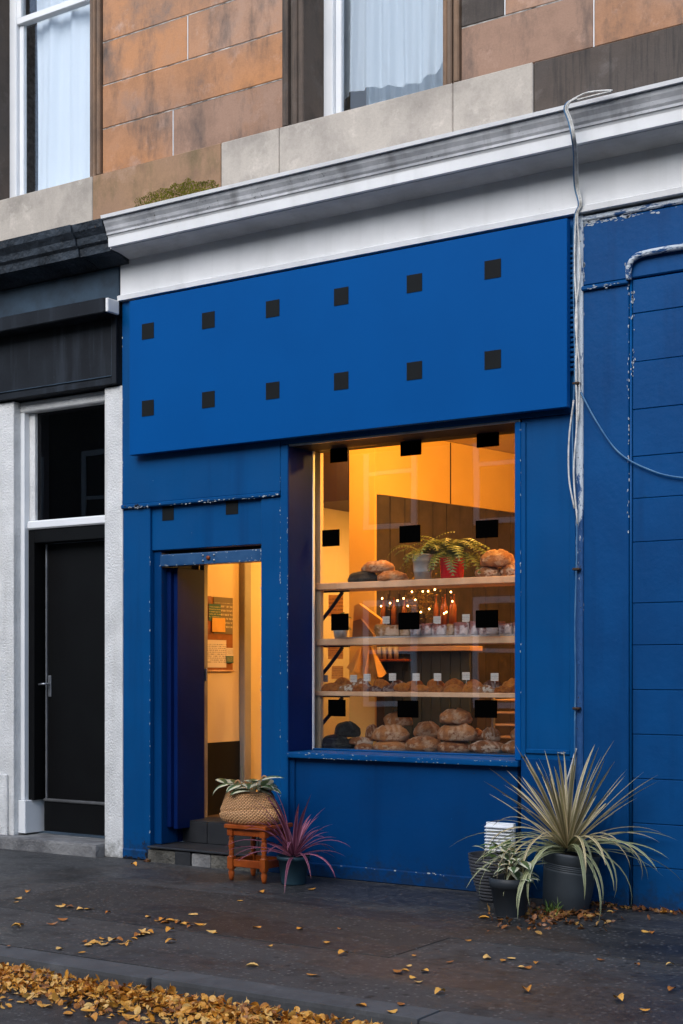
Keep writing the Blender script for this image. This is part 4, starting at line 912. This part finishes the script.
lathe('bucket', [(.001,0),(.060,0),(.066,.05),(.069,.052),(.069,.06),(.074,.13),(.077,.132),(.077,.14),(.080,.175),(.084,.178),(.083,.184),(.078,.18),(.074,.15),(.001,.15)], 28, (c.x,.47,SH[0]+.001), 'galv', bk_)
fern(bk_, (c.x-.02,.50,SH[0]+.16), 11, .34, 3)
c = at(452, 579, .54); rp = thing('potted_fern', (c.x,.54,SH[0]), 'bushy fern in a red pot on the top shelf', 'plant')
lathe('pot', [(.001,0),(.078,0),(.084,.02),(.094,.15),(.097,.155),(.094,.16),(.088,.15),(.085,.12),(.001,.12)], 28, (c.x,.54,SH[0]+.001), 'red_pot', rp)
fern(rp, (c.x-.03,.56,SH[0]+.14), 58, .46, 5)
c = at(340.5, 637, .50); sp = thing('potted_plant', (c.x,.5,SH[1]), 'small dark leafy plant in a silver pot at the left of the middle shelf', 'plant')
lathe('pot', [(.001,0),(.045,0),(.056,.07),(.053,.075),(.048,.06),(.001,.06)], 20, (c.x,.5,SH[1]+.001), 'galv', sp)
for k in range(26):
    a = random.uniform(0,6.28); v, f, uv = heart_data((c.x+random.uniform(-.02,.03),.5,SH[1]+.07+random.uniform(0,.1)), a, random.uniform(.2,1.2), random.uniform(.07,.11), .045, 1.2); mesh_obj('leaf', v, f, M['green'], sp, True, uvs=uv)
# kraft board, bags, notes
def flat_quad(name, pts, y, th, mat, label, cat):
    P = [at(a, b, y) for a, b in pts]; n = len(P); v = [(p.x, y, p.z) for p in P]+[(p.x, y+th, p.z) for p in P]
    f = [[i, (i+1) % n, n+(i+1) % n, n+i] for i in range(n)]+[list(range(n))[::-1], list(range(n, 2*n))]
    return tag(mesh_obj(name, v, f, M[mat]), label, cat)
flat_quad('paper_bag', [(354,606),(359,603.5),(381,620),(379,629),(374,635),(353,622)], .95, .05, 'paper_bag', 'orange paper bag tilted behind the middle shelf', 'bag')
flat_quad('kraft_box', [(353,621),(361,619),(373,634),(373,642),(352,642)], .92, .03, 'kraft', 'brown kraft box under the tilted orange paper bag', 'box')
def hung_cloth(pt, pb0, pb1, y, mat, label, seed):
    rn = random.Random(seed); T, A, Bq = at(pt[0], pt[1], y), at(pb0[0], pb0[1], y), at(pb1[0], pb1[1], y); nx, nz = 28, 16; v, f = [], []
    for j in range(nz+1):
        t = j/nz
        for i in range(nx+1):
            u = i/nx; e0 = T+(A-T)*t+Vector((-.02*(1-t)*0-.015,0,0)); e1 = T+(Bq-T)*t+Vector((.015,0,0)); q = e0+(e1-e0)*u
            sag = .018*math.sin(u*math.pi*5+seed)*t; v.append((q.x, y+.022*math.sin(u*math.pi*3+seed)*t**.7+.012*math.sin(u*17+seed*2+t*2)*t, q.z+sag+(.01*mnoise.noise((u*9, t*3, seed)) if j == nz else 0)))
    for j in range(nz):
        for i in range(nx): a = j*(nx+1)+i; f.append([a, a+1, a+nx+2, a+nx+1])
    return tag(mesh_obj('hanging_bag', v, f, M[mat], None, True), label, 'bag')
hung_cloth((361,647), (347,670), (369,677), 1.25, 'paper_bag', 'creased orange bag hanging at the left between the lower shelves', 1)
hung_cloth((370,646), (365,679), (383,675), 1.15, 'paper_bag', 'pointed orange bag hanging beside the creased orange bag', 4)
for i, (pts, lab) in enumerate(((((328.5,595),(343,595),(343,616),(328.5,616)),'plain orange sheet under the top shelf at the left'), (((328,646),(343,645.5),(343,659),(328,659)),'orange note with writing under the middle shelf at the left'), (((332,666),(343,666),(343,679),(331.5,679)),'lower orange note above the lowest shelf at the left'))):
    flat_quad('paper_note', pts, 1.35, .004, 'note', lab, 'note')
# bottles on two back shelves
def bottle(x, y, z, h, r, mat, lab, grp):
    lathe_o = lathe('bottle', [(.001,0),(r,0),(r,h*.55),(r*.85,h*.63),(r*.36,h*.75),(r*.34,h*.96),(r*.42,h*.965),(r*.42,h),(.001,h)], 14, (x,y,z), mat); return tag(lathe_o, lab, 'bottle', grp)
by = 1.40
def bshelf(pa, pb, py_, lab):
    a, b = at(pa, py_, by), at(pb, py_, by); t = thing('back_shelf', ((a.x+b.x)/2, by, a.z), lab, 'shelf'); zz = (a.z+b.z)/2
    box('board', a.x, b.x, by, by+.16, zz-.02, zz, 'stool', t); 
    for q in (a.x+.05, b.x-.05): box('bracket', q, q+.015, by+.02, by+.15, zz-.1, zz-.0205, 'iron', t)
    return zz
z1 = bshelf(376, 456, 626, 'upper back shelf with bottles behind the middle shelf'); z2 = bshelf(374, 405, 659, 'lower back shelf with glasses behind the price cards')
xs = [at(p, 600, by).x for p in (379,384,389.5,395,400)]
for i, x_ in enumerate(xs): bottle(x_, by+.07, z1+.001, .24+.03*(i % 2), .024, 'bottle_dark' if i % 2 else 'bottle', f'dark bottle, {ORD[i]} from the left on the upper back shelf', 'bottles on the back shelf')
for i, p in enumerate((433,437.5,442,446.5,451)): bottle(at(p,600,by).x, by+.05+.03*(i % 2), z1+.001, .25-.02*(i % 2), .022, 'bottle', f'amber bottle, {ORD[i]} from the left in the right hand cluster on the back shelf', 'amber bottles on the back shelf')
for i, p in enumerate((376.5,381.5,387,393)):
    o = lathe('drinking_glass', [(.001,0),(.018,0),(.024,.10),(.022,.10),(.017,.006),(.001,.006)], 14, (at(p,650,by).x, by+.05, z2+.001), 'glassware'); tag(o, f'drinking glass, {ORD[i]} from the left on the lower back shelf', 'glass', 'glasses on the back shelf')
c = at(416, 626, by); bq = thing('dried_bouquet', (c.x,by+.08,z1), 'golden dried leafy bouquet in a jar on the back shelf', 'plant')
lathe('jar', [(.001,0),(.04,0),(.045,.06),(.03,.09),(.034,.1),(.001,.1)], 16, (c.x,by+.08,z1+.001), 'bottle_dark', bq)
v, f, uv = [], [], []
for k in range(420):
    d = Vector((random.gauss(0,.075), random.gauss(0,.06), .19+random.gauss(0,.09))); q = Vector((c.x,by+.08,z1))+d
    if d.z < .05: continue
    vv, ff, uu = heart_data(q, random.uniform(0,6.28), random.uniform(-.5,1), .028, .016, .8, seg=6); b0 = len(v); v += vv; uv += uu; f += [[i_+b0 for i_ in g] for g in ff]
mesh_obj('foliage', v, f, M['gold'], bq, True, uvs=uv, kind='stuff')
fl = thing('string_lights', (at(416,610,1.36).x, 1.36, z1), 'string of tiny glowing lights along the back shelf bottles', 'lights')
M['tiny_bulb'] = emit('tiny_warm_bulb', (1,.55,.16), 14); rn = random.Random(31); path = []
for k in range(30):
    p_ = 378+k*2.6; q = at(p_, 596+9*math.sin(k*1.3)+rn.uniform(-4,10), 1.36); q.y += rn.uniform(-.02,.02); path.append(q)
    if k % 3: lathe('bulb', [(.001,-.007),(.006,-.003),(.007,.002),(.004,.007),(.001,.008)], 8, q, 'tiny_bulb', fl)
tube('flex', smooth_path(path, 3), .0015, 5, 'iron', fl)
# baking trays glowing behind the loaves
tr = thing('tray_rack', (1.15,1.35,.9), 'rack of baking trays behind the loaves at the lower right', 'rack')
for i in range(4): box('tray', .55, 1.75, 1.3, 1.75, .98+i*.095, .995+i*.095, 'pine', tr, .003)
for q in (.55, 1.15, 1.73): box('upright', q, q+.02, 1.27, 1.299, .3, 1.32, 'metal', tr, .003)

# ================================================================== ON THE PAVEMENT
# ---- stool
sx0, sx1, sy0, sy1 = -.655, -.325, -.49, -.19; ZS = .405
st = thing('wooden_stool', ((sx0+sx1)/2, (sy0+sy1)/2, 0), 'orange varnished wooden stool with turned legs by the shop door', 'stool')
box('seat', sx0-.02, sx1+.02, sy0-.02, sy1+.02, ZS-.03, ZS, 'stool', st, bev=.01, seg=3)
LP = [(.001,0),(.013,0),(.019,.02),(.024,.06),(.017,.072),(.024,.082),(.024,.0821)]
LU = [(.024,.175),(.016,.182),(.022,.192),(.016,.203),(.021,.23),(.024,.255),(.019,.285),(.015,.295),(.022,.303),(.015,.312),(.022,.32),(.001,.3205)]
for lx in (sx0+.02, sx1-.02):
    for ly in (sy0+.02, sy1-.02):
        lg = lathe('leg', LP+LU, 14, (lx, ly, 0), 'stool', st)
        box('leg_block', lx-.024, lx+.024, ly-.024, ly+.024, .083, .174, 'stool', lg, .004); box('leg_block', lx-.024, lx+.024, ly-.024, ly+.024, .3206, ZS-.031, 'stool', lg, .003)
for ly in (sy0+.02, sy1-.02):
    box('stretcher', sx0+.045, sx1-.045, ly-.014, ly+.014, .10, .155, 'stool', st, .005); box('apron', sx0+.045, sx1-.045, ly-.012, ly+.012, .325, ZS-.031, 'stool', st, .003)
for lx in (sx0+.02, sx1-.02):
    box('stretcher', lx-.014, lx+.014, sy0+.045, sy1-.045, .10, .155, 'stool', st, .005); box('apron', lx-.012, lx+.012, sy0+.045, sy1-.045, .325, ZS-.031, 'stool', st, .003)
# ---- basket with variegated plant
bc = Vector((-.555, -.34, ZS+.001)); bs = thing('basket_plant', bc, 'variegated plant in a slumped woven basket on the stool', 'plant')
keys = [(0,.20),(.012,.222),(.035,.242),(.06,.248),(.08,.242),(.105,.226),(.13,.212),(.16,.198),(.19,.184),(.222,.170)]
def brad(z):
    for (z0, r0), (z1, r1) in zip(keys[:-1], keys[1:]):
        if z <= z1: return r0+(r1-r0)*(z-z0)/(z1-z0)
    return keys[-1][1]
NR, NA = 20, 96; v, f, uv = [], [], []
for j in range(NR*3+1):
    z = .222*j/(NR*3); row = j//3; edge = j % 3 == 0
    for i in range(NA):
        a = 2*math.pi*i/NA; rr_ = brad(z)-(.004 if edge else 0)+(0 if edge else .0035*math.cos(a*48+row*math.pi))
        zz = z+.010*math.sin(a*2+1)*(z/.222); lean = -.03*(z/.222)
        crease = -.012*math.exp(-((z-.085-.03*math.sin(a+2.2))/.012)**2)
        v.append(bc+Vector((math.cos(a)*(rr_+crease)+lean, math.sin(a)*(rr_+crease)*.72, zz))); uv.append((i/NA, z*4))
for j in range(NR*3):
    for i in range(NA): f.append([j*NA+i, j*NA+(i+1) % NA, (j+1)*NA+(i+1) % NA, (j+1)*NA+i])
f.append(list(range(NA))[::-1]); f.append([NR*3*NA+i for i in range(NA)])
bo = mesh_obj('basket', v, f, M['basket'], bs, False, uvs=uv)
tube('handle', smooth_path([bc+Vector((-.15,-.02,.19)), bc+Vector((-.13,-.03,.27)), bc+Vector((-.09,-.03,.30)), bc+Vector((-.06,-.02,.22))], 6), .008, 6, 'basket', bo)
tube('handle', smooth_path([bc+Vector((.02,.06,.21)), bc+Vector((.06,.06,.33)), bc+Vector((.12,.05,.30)), bc+Vector((.15,.03,.2))], 6), .008, 6, 'basket', bo)
tube('stake', [bc+Vector((-.10,.04,.17)), bc+Vector((-.115,.04,.40))], .004, 6, 'brown_leafstem', bs)
rn = random.Random(12)
for k in range(22):
    az = rn.uniform(0, 6.28); r0 = rn.uniform(.02,.12); b0 = bc+Vector((math.cos(az)*r0, math.sin(az)*r0*.7, .215+rn.uniform(0,.10)))
    if k < 5: az = (-1.9,-1.1,-2.6,-.5,3.0)[k]; b0 = bc+Vector(((-.05,.06,-.13,.15,-.17)[k], -.07, .28))
    L = rn.uniform(.13,.19); tube('stem', smooth_path([bc+Vector((0,0,.16)), (bc+Vector((0,0,.2))+b0)/2+Vector((0,0,.03)), b0], 4), .003, 5, 'brown_leafstem', bs)
    vv, ff, uu = heart_data(b0, az, rn.uniform(.1,.9), L, L*.85, rn.uniform(1.0,1.9)); mesh_obj('leaf', vv, ff, M['varieg'], bs, True, uvs=uu)
# ---- purple cordyline
pc = Vector((-.16, -.37, 0)); pp = thing('purple_cordyline', pc, 'purple spiky cordyline in a small teal pot beside the stool', 'plant')
lathe('pot', [(.001,0),(.085,0),(.088,.01),(.108,.17),(.118,.172),(.120,.20),(.112,.20),(.104,.17),(.001,.17)], 28, pc, 'teal_pot', pp)
lathe('soil', [(.001,.171),(.103,.171),(.09,.18),(.001,.185)], 20, pc, 'soil', pp); rn = random.Random(4)
for k in range(46):
    az = 2*math.pi*(k*.618)+rn.uniform(-.2,.2); u = k/46; el = 1.45-1.25*u+rn.uniform(-.12,.12)
    L = rn.uniform(.42,.60)*(1-.12*(1-u)); b0 = pc+Vector((math.cos(az)*.02, math.sin(az)*.02, .19+.05*(1-u)))
    if math.sin(az) > .3: L *= .72
    blade('leaf', 'purple', pp, b0, az, el, L, rn.uniform(.022,.032), rn.uniform(.35,.9)+1.0*u*rn.random()+.5*u, seg=9, fold=.35, pw=.8)
# ---- big striped flax in a grey pot
fc = Vector((1.885, -.30, 0)); fp = thing('striped_flax', fc, 'large striped flax with long arching leaves in a grooved grey pot', 'plant')
rt = Matrix.Rotation(R(6), 3, 'Y') @ Matrix.Rotation(R(-3), 3, 'X')
gp = [(.001,.012),(.140,.012),(.145,.02)]
gp += [(.158,.14),(.165,.24)]
for k in range(4): z = .25+k*.012; gp += [(.145+.09*z, z), (.141+.09*z, z+.003), (.141+.09*z, z+.006), (.145+.09*z, z+.009)]
gp += [(.176,.345),(.178,.36),(.170,.362),(.165,.33),(.001,.33)]
lathe('pot', gp, 32, fc, 'grey_pot', fp, rot=rt); top = fc+rt@Vector((0,0,.335))
lathe('soil', [(.001,.331),(.163,.331),(.10,.345),(.001,.35)], 20, fc, 'soil', fp, rot=rt); rn = random.Random(21)
b0c = top+Vector((-.03,0,.06))
for k in range(124):
    u = k/124; az = 2*math.pi*(k*.618034)+rn.uniform(-.3,.3); el = 1.50-1.35*u**.62+rn.uniform(-.1,.1)
    b0 = b0c+Vector((math.cos(az)*.035*u, math.sin(az)*.035*u, -.03*u+rn.uniform(-.01,.03)))
    L = rn.uniform(.52,.74)*(1+.08*u)
    if math.sin(az) > .25: L = min(L, .30/max(.25, math.sin(az)*math.cos(max(0, el-.2))+.01)); L = max(.22, L)
    dr = rn.uniform(.15,.5) if u < .45 else rn.uniform(.9,3.1)
    blade('leaf', 'flax' if u < .62 else 'flax_old', fp, b0, az, el, L, rn.uniform(.018,.030), dr, seg=11, fold=.4, pw=.7, twist=rn.uniform(-.5,.5), bow=rn.uniform(-.25,.25))
# ---- ribbed bowl pot
rc = Vector((1.37, -.24, 0)); rb = thing('ribbed_planter', rc, 'ribbed grey bowl planter with green leaves, leftmost of the three pots', 'plant')
rp_ = [(.001,0),(.10,0)]
for k in range(13): z = .012+k*.022; r_ = .105+.075*math.sin(min(1, (z/.30))*1.5); rp_ += [(r_,z),(r_+.006,z+.005),(r_+.006,z+.013),(r_,z+.018)]
rp_ += [(.186,.305),(.176,.305),(.168,.26),(.001,.26)]
lathe('pot', rp_, 30, rc, 'ribbed_pot', rb, smooth=False); lathe('soil', [(.001,.261),(.165,.261),(.1,.272),(.001,.275)], 20, rc, 'soil', rb); rn = random.Random(3)
for k in range(34):
    az = rn.uniform(0,6.28); r0 = rn.uniform(.0,.12); b0 = rc+Vector((math.cos(az)*r0+.04, math.sin(az)*r0, .27+rn.uniform(.0,.10))); L = rn.uniform(.06,.10)
    vv, ff, uu = heart_data(b0, az, rn.uniform(.0,.9), L, L*.6, rn.uniform(.6,1.4)); mesh_obj('leaf', vv, ff, M['green'] if k % 4 else M['varieg'], rb, True, uvs=uu)
# ---- dark tapered pot, variegated plant
dc = Vector((1.70, -.70, 0)); dp = thing('dark_planter', dc, 'variegated trailing plant in a dark slate pot at the front of the three pots', 'plant')
lathe('pot', [(.001,0),(.088,0),(.092,.006),(.118,.175),(.126,.178),(.132,.235),(.122,.237),(.114,.2),(.001,.2)], 32, dc, 'terracotta_dark', dp); lathe('soil', [(.001,.201),(.113,.201),(.06,.212),(.001,.215)], 20, dc, 'soil', dp); rn = random.Random(8)
for k in range(46):
    az = rn.uniform(0,6.28); r0 = rn.uniform(.0,.13); b0 = dc+Vector((math.cos(az)*r0+.02, math.sin(az)*r0, .22+rn.uniform(.0,.20)*(1-r0*3))); L = rn.uniform(.07,.12)
    vv, ff, uu = heart_data(b0, az, rn.uniform(-.2,.8), L, L*.7, rn.uniform(.8,1.8)); mesh_obj('leaf', vv, ff, M['varieg'], dp, True, uvs=uu)
    if k % 2 == 0: tube('stem', smooth_path([dc+Vector((0,0,.2)), (dc+Vector((0,0,.26))+b0)/2, b0], 4), .003, 5, 'brown_leafstem', dp)
# ---- white slatted vent
vg = thing('vent_cover', (1.27, -.03, .26), 'white slatted vent cover on the blue wall behind the pots', 'vent'); v0 = at(487, 850, -.03); v1 = at(514.5, 823.5, -.03)
box('back_plate', v0.x, v1.x, -.045, -.0125, .22, v1.z, 'white_wood', vg, .003)
nsl = 11; zz0, zz1 = .235, v1.z-.012
for i in range(nsl):
    z = zz0+(zz1-zz0)*i/nsl; profile_x('slat', [(-.075,z),(-.078,z+.004),(-.0455,z+.016),(-.0455,z+.011)], v0.x+.004, v1.x-.004, 'white_wood', vg)
# ---- weed
wd = thing('weed_tuft', gr(553,915), 'small green weed tuft growing between the pots', 'plant'); rn = random.Random(2); wb = gr(553, 915)
for k in range(40): blade('leaf', 'green', wd, wb+Vector((rn.uniform(-.05,.05), rn.uniform(-.04,.04), 0)), rn.uniform(0,6.28), rn.uniform(.5,1.5), rn.uniform(.05,.12), .008, .9, seg=4)

# ---- fallen leaves
def leaf_outline(rn, L):
    # toothed oval leaf, cupped
    n = 9; rows = []; cup = rn.uniform(-.35,.5); tw = rn.uniform(-.5,.5); bend = rn.uniform(-.5,.6)
    for i in range(n):
        t = i/(n-1); wv = L*.30*(math.sin(math.pi*min(1, t*.93+.06))**.75)*(1+.16*(i % 2)) if 0 < i < n-1 else L*.012
        rows.append((t, wv))
    v, f = [], []
    for t, wv in rows:
        z = bend*L*.25*math.sin(math.pi*t)
        for s_ in (-1, 0, 1): v.append(Vector(((t-.5)*L, s_*wv, z+abs(s_)*wv*cup+s_*wv*tw*(t-.5))))
    for i in range(n-1): a = i*3; f += [[a,a+1,a+4,a+3],[a+1,a+2,a+5,a+4]]
    st_ = len(v); v += [Vector((-.5*L,-.002,0)), Vector((-.5*L,.002,0)), Vector((-.78*L,.0,.01))]; f.append([st_,st_+1,st_+2])
    return v, f
def drift(name, spots, mat, label, tiltmax):
    V, F, A = [], [], []
    for (p, L, tl) in spots:
        v, f = leaf_outline(random, L); mt = Matrix.Rotation(random.uniform(0,6.28), 3, 'Z') @ Matrix.Rotation(random.gauss(0,tl), 3, 'X') @ Matrix.Rotation(random.gauss(0,tl), 3, 'Y')
        b0 = len(V); c_ = random.betavariate(1.6,1.2); q = [mt@u for u in v]; mz = min(u.z for u in q); lift = max(0, -mz)*.6
        V += [u+Vector(p)+Vector((0,0,lift)) for u in q]; F += [[i+b0 for i in g] for g in f]; A += [c_]*len(v)
    return tag(mesh_obj(name, V, F, M[mat], None, False, attr=('lc', A)), label, 'leaves', kind='stuff')
sp_ = []
for k in range(7600):
    x_ = random.uniform(-2.6, 6.5); wid = .50+.10*math.sin(x_*1.7)+.07*math.sin(x_*4.1)
    d = abs(random.gauss(0, 1))*wid*.33
    if d > .85: continue
    sp_.append(((x_, -3.315-d, -.072+max(0, .045*(1-d/.32))*random.random()), random.uniform(.022,.052), .6 if d < .38 else .2))
drift('leaf_drift', sp_, 'fallen', 'thick drift of yellow autumn leaves lying along the kerb', .5)
sp_ = []
for k in range(260):
    c = gr(random.gauss(560,28), 918+random.gauss(0,6)); c.x += random.uniform(-.1,.1)
    if c.y > -.03: c.y = -.04
    sp_.append((Vector((c.x, c.y, .003+.015*random.random())), random.uniform(.025,.05), .5))
for k in range(120):
    x_ = random.uniform(1.9, 3.2); sp_.append(((x_, -.03-abs(random.gauss(0,.05)), .003+.01*random.random()), random.uniform(.025,.05), .5))
for k in range(40): sp_.append(((random.uniform(-1.83,-1.78)+random.uniform(0,.02), random.uniform(-.06,-.02), .003), .035, .4))
drift('leaf_litter', sp_, 'litter', 'brown leaf litter gathered around the pots against the blue wall', .5)
LV = []
for i in range(7):
    v, f = leaf_outline(random, 1.0); mz = min(q.z for q in v); v = [q-Vector((0,0,mz)) for q in v]
    for c_ in (.25,.5,.62,.8,.98):
        me = bpy.data.meshes.new('fallen_leaf'); me.from_pydata(v, [], f); a = me.attributes.new('lc','FLOAT','POINT'); a.data.foreach_set('value', [c_]*len(v)); me.materials.append(M['fallen']); LV.append(me)
pts = [(18,900),(16,903),(28,893),(60,908),(65,906),(70,908),(80,910),(88,910),(108,914),(20,926),(16,928),(52,925),(63,921),(8,948),(60,950),(82,954),(84,943),(88,946),(91,944),(95,943),(98,946),(103,940),(108,945),(112,942),(118,942),(122,945),(126,946),(129,944),(134,940),(138,937),(141,936),(145,935),(149,934),(148,918),(158,922),(162,921),(165,924),(170,922),(174,922),(178,924),(183,925),(187,924),(190,928),(193,916),(199,926),(203,926),(211,933),(215,934),(171,943),(170,932),(142,933),(100,943),(104,946),(240,902),(257,929),(252,967),(261,893),(270,947),(312,976),(300,930),(327,944),(340,930),
 (414,957),(409,967),(405,972),(398,973),(413,979),(418,983),(343,955),(468,942),(487,959),(503,962),(511,960),(521,968),(527,969),(536,964),(527,992),(601,961),(637,966),(646,933),(652,934),(670,966),(672,991),(619,1001),(645,1012),(440,994),(401,1007),(450,963),(392,1014),(361,1008),(134,866),(500,921),(484,919),(580,905),(312,890),(610,913),(664,914),(672,913),(425,972)]
def nth(n): return ORD[n] if n < len(ORD) else ('twenty-' if n < 29 else 'thirty-' if n < 39 else 'forty-')+ORD[(n-20) % 10] if (n+1) % 10 else ('thirtieth','fortieth','fiftieth')[(n+1)//10-3]
ZC = {}
for i, (a, b) in enumerate(sorted(pts)):
    me = LV[random.randrange(len(LV))]; o = bpy.data.objects.new('fallen_leaf', me); COL.objects.link(o); c = gr(a, b)
    sz = random.uniform(.038,.072)
    o.location = (c.x, c.y, .006 if c.y > -3.05 else .010); o.scale = (sz, sz, sz*1.3); o.rotation_euler = (random.uniform(-.1,.1), random.uniform(-.1,.1), random.uniform(0,6.28))
    zone = 'near the left kerb' if (a < 80 and b > 915) else 'before the black door' if a < 112 and b < 920 else 'trailing from the doorway' if a < 235 else 'before the stool' if a < 375 else 'beside the pots' if b < 925 else 'before the shop window' if a < 545 else 'before the blue wall'
    n_ = ZC.get(zone, 0); ZC[zone] = n_+1
    tag(o, f'yellow fallen leaf, {nth(n_)} from the left of those {zone}', 'leaf', 'fallen leaves scattered on the pavement')
for i, (a, b) in enumerate(sorted([(45,1006),(68,1014),(88,1012),(92,1020),(104,1003),(30,996),(130,1018)])):
    me = LV[random.randrange(len(LV))]; o = bpy.data.objects.new('fallen_leaf', me); COL.objects.link(o); c = gr(a, b, -.072); sz = random.uniform(.06,.085)
    o.location = (c.x, c.y, -.070); o.scale = (sz, sz, sz*1.3); o.rotation_euler = (0,0,random.uniform(-.7,.7)); tag(o, f'yellow fallen leaf on the road, {ORD[i]} from the left of the strays', 'leaf', 'fallen leaves strayed onto the road')

# ================================================================== ACROSS THE STREET (seen reflected in the glass)
ac = thing('tenement_across_street', (-2, -19, 0), 'grey sandstone tenement across the street reflected in the shop glass', 'building')
YB = -19.0
box('wall', -30, 30, YB-1, YB, -.1, 11.0, 'facing_stone', ac, 0)
for i in range(-9, 10):
    for zf, hh in ((.8,2.2),(4.9,2.3)):
        x0 = i*2.9-.55; wn = box('window', x0, x0+1.15, YB, YB+.03, zf, zf+hh, 'pane_dark', ac, 0)
        for a, b, c_, d in ((x0-.14,x0,zf-.12,zf+hh+.14),(x0+1.15,x0+1.29,zf-.12,zf+hh+.14),(x0,x0+1.15,zf+hh,zf+hh+.14),(x0,x0+1.15,zf-.12,zf),(x0,x0+1.15,zf+hh*.5,zf+hh*.5+.09)): box('frame_member', a, b, YB, YB+.07, c_, d, 'white_wood', wn, 0)
struct(box('far_pavement', -60, 60, -18.99, -15.5, -.3, 0, 'pave', bev=0))
